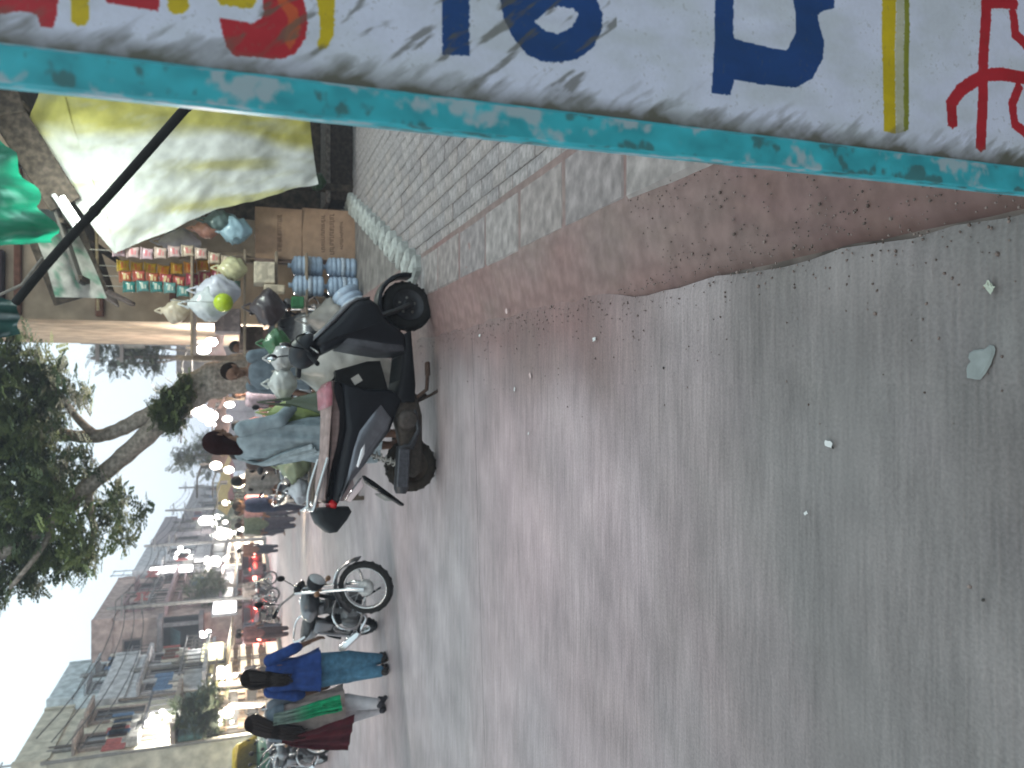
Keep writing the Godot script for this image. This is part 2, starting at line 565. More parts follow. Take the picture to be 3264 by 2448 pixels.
		st = S()
		shell(st, V([-0.52, 0.635, -0.56, 0.665, -0.69, 0.705, -0.70, 0.69, -0.60, 0.64]), [Vector2(0.0, 0), Vector2(0.003, 0.002)] if s > 0 else [Vector2(-0.003, 0.002), Vector2(0.0, 0)], 0.193 * s)
		obj("panel_glint", st, mat(Color(0.85, 0.86, 0.88), 0.25, 0, 1.0, 0.3), sp)  # white streak stands in for a reflection on the side panel
	# tail
	st = S()
	box(st, Vector3(-0.965, 0.865, 0.04), Vector3(0.07, 0.055, 0.2), Basis(Vector3.BACK, 0.5), 0.02)
	obj("tail_light", st, mat(Color(0.45, 0.01, 0.015), 0.15, 0), o)
	for s in [-1, 1]:
		st = S()
		shell(st, V([-0.78, 0.655, -0.85, 0.645, -0.955, 0.745, -0.94, 0.775, -0.88, 0.735]), pillow(0.04, 0.008), 0.13 * s)
		obj("indicator", st, mat(Color(0.70, 0.58, 0.58), 0.15, 0), o)
	st = S()
	tube(st, curve([Vector3(-0.62, 0.91, 0.165), Vector3(-0.86, 0.985, 0.165), Vector3(-0.99, 1.005, 0.10), Vector3(-1.0, 1.01, 0), Vector3(-0.99, 1.005, -0.10), Vector3(-0.86, 0.985, -0.165), Vector3(-0.62, 0.91, -0.165)], 5), 0.015, 8)
	obj("grab_rail", st, mat(CHROME * 0.8, 0.25, 0, 1.0, 0.9), o)
	st = S()
	shell(st, V([-0.985, 0.74, -0.985, 0.975, -1.03, 1.0, -1.11, 0.97, -1.185, 0.885, -1.18, 0.83, -1.09, 0.75, -1.03, 0.715]), [Vector2(-0.15, 0.05), Vector2(-0.13, 0.02), Vector2(-0.09, 0.004), Vector2(0.09, 0.004), Vector2(0.13, 0.02), Vector2(0.15, 0.05)])
	obj("backrest", st, mat(Color(0.014, 0.016, 0.018), 0.6, 1, 3.0), o)
	# engine, muffler, shock, plate, stand
	st = S()
	shell(st, V([-0.10, 0.30, -0.13, 0.19, -0.30, 0.15, -0.55, 0.155, -0.74, 0.16, -0.79, 0.23, -0.70, 0.30, -0.50, 0.33, -0.30, 0.37, -0.15, 0.36]), pillow(0.06, 0.03), 0.085)
	obj("crankcase", st, mat(Color(0.085, 0.07, 0.058), 0.6, 2, 5.0, 0.3), o)
	st = S()
	lathe(st, [Vector2(0, 0.085), Vector2(0.03, 0.08), Vector2(0.045, 0.06), Vector2(0.045, 0.001)], Vector3(-0.34, 0.275, 0.135), Vector3.BACK, 18)
	obj("fan_cover", st, mat(Color(0.10, 0.085, 0.075), 0.55, 2, 5.0, 0.3), o)
	st = S()
	tube(st, [Vector3(-0.26, 0.21, 0.13), Vector3(-0.42, 0.20, 0.18), Vector3(-0.55, 0.27, 0.195), Vector3(-0.56, 0.335, 0.2), Vector3(-0.87, 0.36, 0.2), Vector3(-0.91, 0.363, 0.2)], [0.018, 0.018, 0.03, 0.056, 0.058, 0.04], 12)
	var mf := obj("muffler", st, mat(Color(0.06, 0.06, 0.065), 0.45, 2, 5.0, 0.5), o)
	st = S()
	bar(st, Vector3(-0.57, 0.345, 0.26), Vector3(-0.86, 0.37, 0.26), 0.012, 0.085, 0.005)
	obj("heat_shield", st, mat(Color(0.09, 0.095, 0.11), 0.4, 2, 5.0, 0.4), mf)
	st = S()
	var coil := []
	for i in 90:
		var t := i / 89.0
		var a := t * TAU * 7
		coil.append(Vector3(-0.70, 0.30, 0.12).lerp(Vector3(-0.60, 0.56, 0.12), t) + Vector3(cos(a), 0, sin(a)) * 0.03)
	tube(st, coil, 0.006, 5)
	tube(st, [Vector3(-0.70, 0.28, 0.12), Vector3(-0.60, 0.58, 0.12)], 0.014, 8)
	obj("shock_absorber", st, mat(Color(0.5, 0.48, 0.44), 0.4, 2, 5.0, 0.4), o)
	st = S()
	shell(st, V([-0.76, 0.60, -0.82, 0.575, -1.01, 0.295, -0.995, 0.285, -0.805, 0.53]), pillow(0.05, 0.002))
	obj("rear_mudflap", st, K, o)
	st = S()
	box(st, Vector3(-0.935, 0.44, 0), Vector3(0.008, 0.1, 0.2), Basis(Vector3.BACK, -0.6))
	obj("number_plate", st, mat(Color(0.20, 0.20, 0.19), 0.6, 2, 4.0), o)
	st = S()
	for s in [-1, 1]:
		tube(st, [Vector3(-0.20, 0.2, 0.08 * s), Vector3(-0.13, 0.06, 0.13 * s), Vector3(-0.10, 0.012, 0.15 * s)], 0.012, 7)
	obj("stand", st, mat(Color(0.06, 0.04, 0.03), 0.8, 2, 5.0), o)
	st = S()
	tube(st, [Vector3(-0.16, 0.2, 0.16), Vector3(-0.1, 0.13, 0.2), Vector3(0.04, 0.125, 0.22)], 0.016, 7)
	box(st, Vector3(0.06, 0.125, 0.22), Vector3(0.12, 0.035, 0.05), Basis.IDENTITY, 0.01)
	obj("kick_lever", st, mat(Color(0.07, 0.042, 0.03), 0.8, 2, 5.0), o)
	return o

func make_motorcycle(label: String, steer: float, paint: Color, group := "") -> Node3D:
	var o := thing("motorcycle", label, "motorcycle", Vector3.ZERO, 0.0, group)
	var P: StandardMaterial3D = mat(paint, 0.2, 2, 2.0)
	P.clearcoat_enabled = true
	var K := mat(BLACK, 0.5, 2, 3.0)
	var C := mat(CHROME, 0.18, 0, 1.0, 0.95)
	wheel("rear_wheel", Vector3(-0.63, 0.285, 0), 0.285, 0.042, o, Color(0.45, 0.45, 0.45), 1)
	# steering assembly turned about the steering head
	var head := Vector3(0.42, 0.82, 0)
	var b := Basis(Vector3(-0.42, 0.9, 0).normalized(), steer)
	var X := Transform3D(b, head - b * head)
	var put := func(n: Node3D): n.transform = X * n.transform
	put.call(wheel("front_wheel", Vector3(0.65, 0.285, 0), 0.285, 0.036, o, Color(0.62, 0.62, 0.62), 1))
	for s in [-1, 1]:
		var st := S()
		tube(st, [Vector3(0.66, 0.285, 0.075 * s), Vector3(0.615, 0.45, 0.075 * s), Vector3(0.60, 0.47, 0.075 * s), Vector3(0.40, 0.96, 0.075 * s)], [0.026, 0.026, 0.017, 0.017], 10)
		put.call(obj("fork_leg", st, C, o))
	var pts := []
	for i in 11:
		var a := deg_to_rad(25.0 + i * 14.0)
		pts.append(Vector2(0.65 + cos(a) * 0.325, 0.285 + sin(a) * 0.325))
	for i in 11:
		var a := deg_to_rad(25.0 + (10 - i) * 14.0)
		pts.append(Vector2(0.65 + cos(a) * 0.312, 0.285 + sin(a) * 0.312))
	var s2 := S()
	shell(s2, pts, pillow(0.055, 0.002))
	put.call(obj("front_mudguard", s2, P, o))
	s2 = S()
	lathe(s2, [Vector2(-0.09, 0.001), Vector2(-0.08, 0.05), Vector2(-0.03, 0.085), Vector2(0.03, 0.095), Vector2(0.045, 0.09)], Vector3(0.54, 0.80, 0), Vector3(0.97, -0.22, 0).normalized(), 22)
	var hl := obj("headlight", s2, K, o)
	put.call(hl)
	s2 = S()
	lathe(s2, [Vector2(0.04, 0.092), Vector2(0.06, 0.07), Vector2(0.068, 0.03), Vector2(0.07, 0.001)], Vector3(0.54, 0.80, 0), Vector3(0.97, -0.22, 0).normalized(), 22)
	obj("lens", s2, mat(Color(0.5, 0.52, 0.53), 0.06, 0, 1.0, 0.3), hl)
	for s in [-1, 1]:
		s2 = S()
		tube(s2, [Vector3(0.52, 0.72, 0.08 * s), Vector3(0.52, 0.72, 0.17 * s)], 0.01, 6)
		ball(s2, Vector3(0.525, 0.72, 0.19 * s), Vector3(0.03, 0.03, 0.038), 10)
		put.call(obj("indicator", s2, mat(Color(0.22, 0.11, 0.05), 0.25, 0), o))
	s2 = S()
	tube(s2, curve([Vector3(0.26, 1.04, -0.36), Vector3(0.30, 1.05, -0.24), Vector3(0.39, 0.97, -0.07), Vector3(0.39, 0.97, 0.07), Vector3(0.30, 1.05, 0.24), Vector3(0.26, 1.04, 0.36)], 5), 0.012, 8)
	var hb := obj("handlebar", s2, C, o)
	put.call(hb)
	for s in [-1, 1]:
		s2 = S()
		tube(s2, [Vector3(0.255, 1.04, 0.38 * s), Vector3(0.285, 1.048, 0.26 * s)], 0.019, 8)
		obj("grip", s2, mat(BLACK, 0.9, 2, 6.0), hb)
		s2 = S()
		tube(s2, [Vector3(0.34, 1.03, 0.2 * s), Vector3(0.33, 1.02, 0.37 * s)], 0.006, 6)
		obj("lever", s2, C, hb)
		s2 = S()
		tube(s2, [Vector3(0.31, 1.05, 0.22 * s), Vector3(0.31, 1.17, 0.27 * s), Vector3(0.30, 1.21, 0.30 * s)], 0.006, 6)
		ball(s2, Vector3(0.30, 1.235, 0.31 * s), Vector3(0.018, 0.042, 0.065), 12)
		put.call(obj("mirror", s2, K, o))
	s2 = S()
	box(s2, Vector3(0.44, 0.95, 0), Vector3(0.1, 0.07, 0.17), Basis(Vector3.BACK, -0.4), 0.025)
	put.call(obj("instrument_panel", s2, K, o))
	# tank, seat, side covers, tail
	s2 = S()
	shell(s2, V([0.35, 0.80, 0.33, 0.87, 0.22, 0.915, 0.02, 0.90, -0.12, 0.83, -0.14, 0.755, 0.0, 0.72, 0.2, 0.715]), [Vector2(-0.15, 0.06), Vector2(-0.14, 0.03), Vector2(-0.10, 0.008), Vector2(0, 0), Vector2(0.10, 0.008), Vector2(0.14, 0.03), Vector2(0.15, 0.06)])
	var tk := obj("fuel_tank", s2, P, o)
	s2 = S()
	lathe(s2, [Vector2(0, 0.035), Vector2(0.012, 0.034), Vector2(0.016, 0.02), Vector2(0.016, 0.001)], Vector3(0.16, 0.908, 0), Vector3.UP, 14)
	obj("filler_cap", s2, C, tk)
	s2 = S()
	shell(s2, V([-0.08, 0.80, -0.16, 0.83, -0.40, 0.80, -0.62, 0.83, -0.88, 0.85, -0.90, 0.80, -0.60, 0.745, -0.30, 0.735, -0.12, 0.75]), [Vector2(-0.13, 0.03), Vector2(-0.11, 0.006), Vector2(0, 0), Vector2(0.11, 0.006), Vector2(0.13, 0.03)])
	obj("seat", s2, mat(Color(0.02, 0.02, 0.021), 0.6, 2, 3.0), o)
	for s in [-1, 1]:
		s2 = S()
		shell(s2, V([-0.12, 0.72, -0.2, 0.52, -0.40, 0.54, -0.55, 0.72]), pillow(0.03, 0.012), 0.10 * s)
		obj("side_cover", s2, P, o)
	s2 = S()
	shell(s2, V([-0.60, 0.73, -0.88, 0.79, -1.0, 0.80, -0.98, 0.72, -0.80, 0.66]), pillow(0.07, 0.015))
	obj("tail_fairing", s2, P, o)
	s2 = S()
	box(s2, Vector3(-1.0, 0.76, 0), Vector3(0.05, 0.07, 0.12), Basis.IDENTITY, 0.015)
	obj("tail_light", s2, mat(Color(0.3, 0.01, 0.01), 0.2, 0), o)
	s2 = S()
	tube(s2, curve([Vector3(-0.60, 0.80, 0.14), Vector3(-0.85, 0.90, 0.13), Vector3(-1.0, 0.92, 0), Vector3(-0.85, 0.90, -0.13), Vector3(-0.60, 0.80, -0.14)], 5), 0.012, 8)
	obj("grab_rail", s2, C, o)
	pts = []
	for i in 10:
		var a := deg_to_rad(20.0 + i * 16.0)
		pts.append(Vector2(-0.63 + cos(a) * 0.34, 0.285 + sin(a) * 0.34))
	for i in 10:
		var a := deg_to_rad(20.0 + (9 - i) * 16.0)
		pts.append(Vector2(-0.63 + cos(a) * 0.325, 0.285 + sin(a) * 0.325))
	s2 = S()
	shell(s2, pts, pillow(0.06, 0.002))
	obj("rear_mudguard", s2, K, o)
	# engine and frame
	s2 = S()
	box(s2, Vector3(-0.02, 0.36, 0), Vector3(0.38, 0.2, 0.26), Basis.IDENTITY, 0.05)
	lathe(s2, [Vector2(-0.165, 0.001), Vector2(-0.165, 0.09), Vector2(-0.14, 0.1), Vector2(0.14, 0.1), Vector2(0.165, 0.09), Vector2(0.165, 0.001)], Vector3(-0.08, 0.35, 0), Vector3.BACK, 18)
	var en := obj("engine", s2, mat(Color(0.12, 0.12, 0.12), 0.45, 2, 4.0, 0.5), o)
	s2 = S()
	for i in 7:
		box(s2, Vector3(0.14 + i * 0.007, 0.47 + i * 0.028, 0), Vector3(0.17, 0.012, 0.2), Basis(Vector3.BACK, -0.2), 0.003)
	obj("cylinder_fins", s2, mat(Color(0.09, 0.09, 0.09), 0.5, 2, 4.0, 0.5), en)
	s2 = S()
	tube(s2, [Vector3(0.37, 0.80, 0), Vector3(0.25, 0.52, 0), Vector3(0.17, 0.28, 0)], 0.022, 8)
	tube(s2, [Vector3(0.37, 0.82, 0), Vector3(0.0, 0.74, 0), Vector3(-0.55, 0.70, 0), Vector3(-0.9, 0.74, 0)], 0.022, 8)
	for s in [-1, 1]:
		tube(s2, [Vector3(-0.15, 0.34, 0.11 * s), Vector3(-0.63, 0.285, 0.1 * s)], 0.018, 7)
		tube(s2, [Vector3(-0.18, 0.70, 0.09 * s), Vector3(-0.16, 0.30, 0.1 * s)], 0.016, 7)
	obj("frame", s2, K, o)
	for s in [-1, 1]:
		s2 = S()
		tube(s2, [Vector3(-0.60, 0.30, 0.12 * s), Vector3(-0.50, 0.68, 0.12 * s)], [0.03, 0.022], 10)
		obj("shock_absorber", s2, C, o)
	s2 = S()
	tube(s2, curve([Vector3(0.27, 0.56, 0.03), Vector3(0.33, 0.58, 0.2), Vector3(0.34, 0.50, 0.33), Vector3(0.30, 0.33, 0.31), Vector3(0.19, 0.25, 0.1), Vector3(0.18, 0.24, 0.0), Vector3(0.19, 0.25, -0.1), Vector3(0.30, 0.33, -0.31), Vector3(0.34, 0.50, -0.33), Vector3(0.33, 0.58, -0.2), Vector3(0.27, 0.56, -0.03)], 6), 0.014, 8)
	obj("crash_guard", s2, C, o)
	s2 = S()
	tube(s2, curve([Vector3(0.2, 0.50, 0.06), Vector3(0.27, 0.38, 0.1), Vector3(0.15, 0.22, 0.14), Vector3(-0.2, 0.22, 0.15)], 5) + [Vector3(-0.32, 0.235, 0.16), Vector3(-0.38, 0.245, 0.165), Vector3(-0.92, 0.36, 0.17), Vector3(-0.95, 0.365, 0.17)], [0.018, 0.018, 0.018, 0.018, 0.018, 0.018, 0.018, 0.018, 0.018, 0.018, 0.018, 0.018, 0.018, 0.018, 0.018, 0.018, 0.02, 0.045, 0.045, 0.03], 10)
	obj("exhaust", s2, C, o)
	s2 = S()
	for s in [-1, 1]:
		tube(s2, [Vector3(-0.02, 0.27, 0.1 * s), Vector3(-0.02, 0.27, 0.27 * s)], 0.016, 7)
	tube(s2, [Vector3(-0.1, 0.27, -0.12), Vector3(-0.14, 0.012, -0.30)], 0.012, 7)
	obj("foot_rests", s2, mat(BLACK, 0.85, 2, 5.0), o)
	return o

# ---------------------------------------------------------------- people
func hand_bones(wrist: Vector3, dir: Vector3, side: float, curl := 0.35) -> Array:
	# palm, four fingers of unequal length with two bends, and a thumb that leaves the side of the palm
	var d := dir.normalized()
	var thumb_side := Vector3(0, 0, -1)                 # thumbs point forward on hanging arms
	thumb_side = (thumb_side - d * thumb_side.dot(d)).normalized()
	var inn := d.cross(thumb_side).normalized() * side
	if inn.x * side > 0:
		inn = -inn
	var bo := []
	for k in 4:
		var off := thumb_side * (0.028 - 0.0185 * k)
		var base := wrist + d * 0.085 + off
		bo.append([wrist + d * 0.012 + off * 0.55, base, 0.0135, 0.0105])
		var L: float = [0.066, 0.074, 0.068, 0.054][k]
		var e1: Vector3 = d.lerp(inn, curl * 0.5).normalized()
		var e2: Vector3 = d.lerp(inn, curl).normalized()
		var e3: Vector3 = d.lerp(inn, curl * 1.5).normalized()
		var p1 := base + e1 * L * 0.46
		var p2 := p1 + e2 * L * 0.3
		bo.append([base, p1, 0.0088, 0.008])
		bo.append([p1, p2, 0.008, 0.0073])
		bo.append([p2, p2 + e3 * L * 0.24, 0.0073, 0.0062])
	var t0 := wrist + d * 0.03 + thumb_side * 0.024
	var t1 := t0 + (d * 0.6 + thumb_side * 0.8 + inn * 0.2).normalized() * 0.036
	var t2 := t1 + (d * 0.9 + thumb_side * 0.35 + inn * 0.25).normalized() * 0.028
	bo.append([t0, t1, 0.0115, 0.0095])
	bo.append([t1, t2, 0.0095, 0.0078])
	return bo

func head_bones(c: Vector3, f: Vector3, h := 0.205) -> Array:
	# c: centre of the skull, f: the way the face looks; h: height of the head
	var u := Vector3.UP
	var r := f.cross(u).normalized()
	var k := h / 0.22
	var B := []
	B.append([c + (f * -0.022 + u * 0.022) * k, c + (f * 0.018 + u * 0.022) * k, 0.077 * k, 0.072 * k])
	B.append([c + (f * 0.015 + u * -0.02) * k, c + (f * 0.03 + u * -0.068) * k, 0.062 * k, 0.04 * k])       # face to chin
	B.append([c + (f * 0.045 - u * 0.082) * k, c + (f * 0.042 - u * 0.09) * k, 0.02 * k, 0.018 * k])
	B.append([c + (f * 0.08 + u * 0.005) * k, c + (f * 0.103 - u * 0.028) * k, 0.009 * k, 0.014 * k])           # nose
	for s in [-1, 1]:
		B.append([c + (f * 0.072 + u * 0.022 + r * 0.03 * s) * k, c + (f * 0.064 + u * 0.024 + r * 0.05 * s) * k, 0.012 * k, 0.01 * k])   # brow
		B.append([c + (f * 0.073 + u * 0.002 + r * 0.031 * s) * k, c + (f * 0.073 + u * 0.0 + r * 0.033 * s) * k, 0.013 * k, 0.013 * k])  # eye
		B.append([c + (r * 0.075 * s + u * 0.012) * k, c + (r * 0.078 * s - u * 0.028 + f * 0.008) * k, 0.013 * k, 0.01 * k])              # ear
	B.append([c + (f * 0.083 - u * 0.05 - r * 0.018) * k, c + (f * 0.083 - u * 0.05 + r * 0.018) * k, 0.009 * k, 0.009 * k])           # lips
	return B

# J: joints in metres, facing -z; returns the one-piece body
func body(o: Node3D, J: Dictionary, w: float, skin_c: Color, female := true, hands := true) -> void:
	var out := {"v": PackedVector3Array(), "i": PackedInt32Array()}
	var B := []
	var hip: Vector3 = J.hip
	var neck: Vector3 = J.neck
	var ch: Vector3 = hip.lerp(neck, 0.72)
	B.append([hip + Vector3(-0.075 * w, 0, 0), hip + Vector3(0.075 * w, 0, 0), 0.095 * w, 0.095 * w])
	B.append([hip, hip.lerp(neck, 0.4), 0.10 * w, 0.088 * w])
	B.append([hip.lerp(neck, 0.4), ch, 0.09 * w, 0.10 * w])
	B.append([ch + Vector3(-0.06 * w, 0, 0), ch + Vector3(0.06 * w, 0, 0), 0.095 * w, 0.095 * w])
	B.append([J.sl + Vector3(0.03, -0.01, 0), J.sr + Vector3(-0.03, -0.01, 0), 0.055 * w, 0.055 * w])
	B.append([neck - Vector3(0, 0.04, 0), J.head - Vector3(0, 0.07, 0), 0.05 * w, 0.044 * w])
	for s in ["l", "r"]:
		B.append([J["s" + s], J["e" + s], 0.048 * w, 0.037 * w])
		B.append([J["e" + s], J["w" + s], 0.038 * w, 0.026 * w])
		B.append([J["h" + s], J["k" + s], 0.082 * w, 0.054 * w])
		B.append([J["k" + s], (J["k" + s] as Vector3).lerp(J["a" + s], 0.3) + Vector3(0, 0, 0.012), 0.052 * w, 0.052 * w])
		B.append([(J["k" + s] as Vector3).lerp(J["a" + s], 0.3) + Vector3(0, 0, 0.012), J["a" + s], 0.052 * w, 0.034 * w])
		var ank: Vector3 = J["a" + s]
		var toe: Vector3 = J.get("t" + s, ank + Vector3(0, -0.055, -0.15))
		B.append([ank + (ank - toe).normalized() * 0.03 - Vector3(0, 0.03, 0), ank.lerp(toe, 0.6), 0.033, 0.03])
		B.append([ank.lerp(toe, 0.6), toe, 0.03, 0.022])
	sdf(out, B, 0.022, 95.0)
	sdf(out, head_bones(J.head, J.face, J.get("hh", 0.205)), 0.009, 130.0)
	if hands:
		sdf(out, hand_bones(J.wl, J.wl - J.el, -1.0), 0.006, 260.0)
		sdf(out, hand_bones(J.wr, J.wr - J.er, 1.0), 0.006, 260.0)
	obj("body", skin(out), mat(skin_c, 0.6, 1, 3.0), o)

func joints(H: float, extra := {}) -> Dictionary:
	var J := {
		"hip": Vector3(0, 0.53, 0), "neck": Vector3(0, 0.83, 0.005), "head": Vector3(0, 0.925, -0.005), "face": Vector3(0, -0.05, -1).normalized(),
		"sl": Vector3(-0.105, 0.81, 0), "sr": Vector3(0.105, 0.81, 0), "el": Vector3(-0.14, 0.63, 0.015), "er": Vector3(0.14, 0.63, 0.015),
		"wl": Vector3(-0.15, 0.48, -0.03), "wr": Vector3(0.15, 0.48, -0.03), "hl": Vector3(-0.052, 0.50, 0), "hr": Vector3(0.052, 0.50, 0),
		"kl": Vector3(-0.056, 0.28, -0.01), "kr": Vector3(0.056, 0.28, -0.01), "al": Vector3(-0.055, 0.052, 0.01), "ar": Vector3(0.055, 0.052, 0.01)}
	for k in extra:
		J[k] = extra[k]
	for k in J:
		if k != "face" and k != "hh" :
			J[k] = J[k] * H
	J.hh = H * 0.135
	return J

func limb(st_bones: Array, J: Dictionary, a: String, m: String, e: String, ra: float, rm: float, re: float, t := 1.0) -> void:
	st_bones.append([J[a], J[m], ra, rm])
	st_bones.append([J[m], (J[m] as Vector3).lerp(J[e], t), rm, lerpf(rm, re, t)])

func strands(o: Node3D, J: Dictionary, mid: Vector3, tip: Vector3, w: float, c: Color, seed_: int) -> void:
	var r := RandomNumberGenerator.new()
	r.seed = seed_
	var st := S()
	for k in 34:
		var a := r.randf_range(-1.25, 1.25)
		var side := Vector3(sin(a), 0, cos(a))
		var crown: Vector3 = J.head + Vector3(0.01 * r.randfn(), 0.105, 0.0)
		var back: Vector3 = J.head + side * 0.108 + Vector3(0, 0.02, 0.012)
		var m := mid + side * w * r.randf_range(0.9, 1.04)
		var e := tip + Vector3(r.randfn() * 0.028, r.randf_range(-0.05, 0.03), r.randfn() * 0.012 + 0.02)
		tube(st, curve([crown, back, m, m.lerp(e, 0.6) + side * w * 0.35, e], 4), 0.0055, 4)
	var h := obj("hair_strands", st, mat(c, 0.75, 0), o)
	h.set_meta("kind", "stuff")

func shoe(o: Node3D, J: Dictionary, s: String, c: Color) -> void:
	var a: Vector3 = J["a" + s]
	var t: Vector3 = J.get("t" + s, a + Vector3(0, -0.055, -0.15))
	var h := a + (a - t).normalized() * 0.03 - Vector3(0, 0.035, 0)
	obj("sandal", blob([[h - Vector3(0, 0.018, 0), t - Vector3(0, 0.016, 0), 0.03, 0.026], [h, h + Vector3(0, 0.01, 0), 0.038, 0.034], [a.lerp(t, 0.55) + Vector3(-0.02, 0.01, 0), a.lerp(t, 0.55) + Vector3(0.02, 0.01, 0), 0.028, 0.028]], 0.011, 120.0), mat(c, 0.6, 2, 5.0), o)

# ---------------------------------------------------------------- buildings and street pieces
func window(p: Node3D, c: Vector3, w: float, h: float, facing: String, frame_c: Color, pane: Material, shade := true, grille := false) -> void:
	var b := Basis.IDENTITY if facing == "z" else Basis(Vector3.UP, PI / 2)
	var st := S()
	for s in [-1, 1]:
		box(st, c + b * Vector3(s * (w / 2 + 0.04), 0, 0.03), Vector3(0.08, h + 0.16, 0.12), b)
		box(st, c + b * Vector3(0, s * (h / 2 + 0.04), 0.027), Vector3(w, 0.08, 0.11), b)
	box(st, c + b * Vector3(0, 0, 0.012), Vector3(0.05, h, 0.05), b)
	var f := obj("window", st, mat(frame_c, 0.7, 2, 0.8), p)
	st = S()
	box(st, c + b * Vector3(0, 0, 0.004), Vector3(w, h, 0.03), b)
	obj("pane", st, pane, f)
	if shade:
		st = S()
		box(st, c + b * Vector3(0, h / 2 + 0.18, 0.25), Vector3(w + 0.5, 0.08, 0.5), b)
		obj("sunshade", st, mat(frame_c, 0.8, 2, 0.8), p)
	if grille:
		st = S()
		for i in 5:
			box(st, c + b * Vector3(-w / 2 + w * (i + 0.5) / 5, 0, 0.05), Vector3(0.03, h, 0.03), b)
		obj("grille", st, mat(Color(0.05, 0.05, 0.05), 0.6, 0), f)

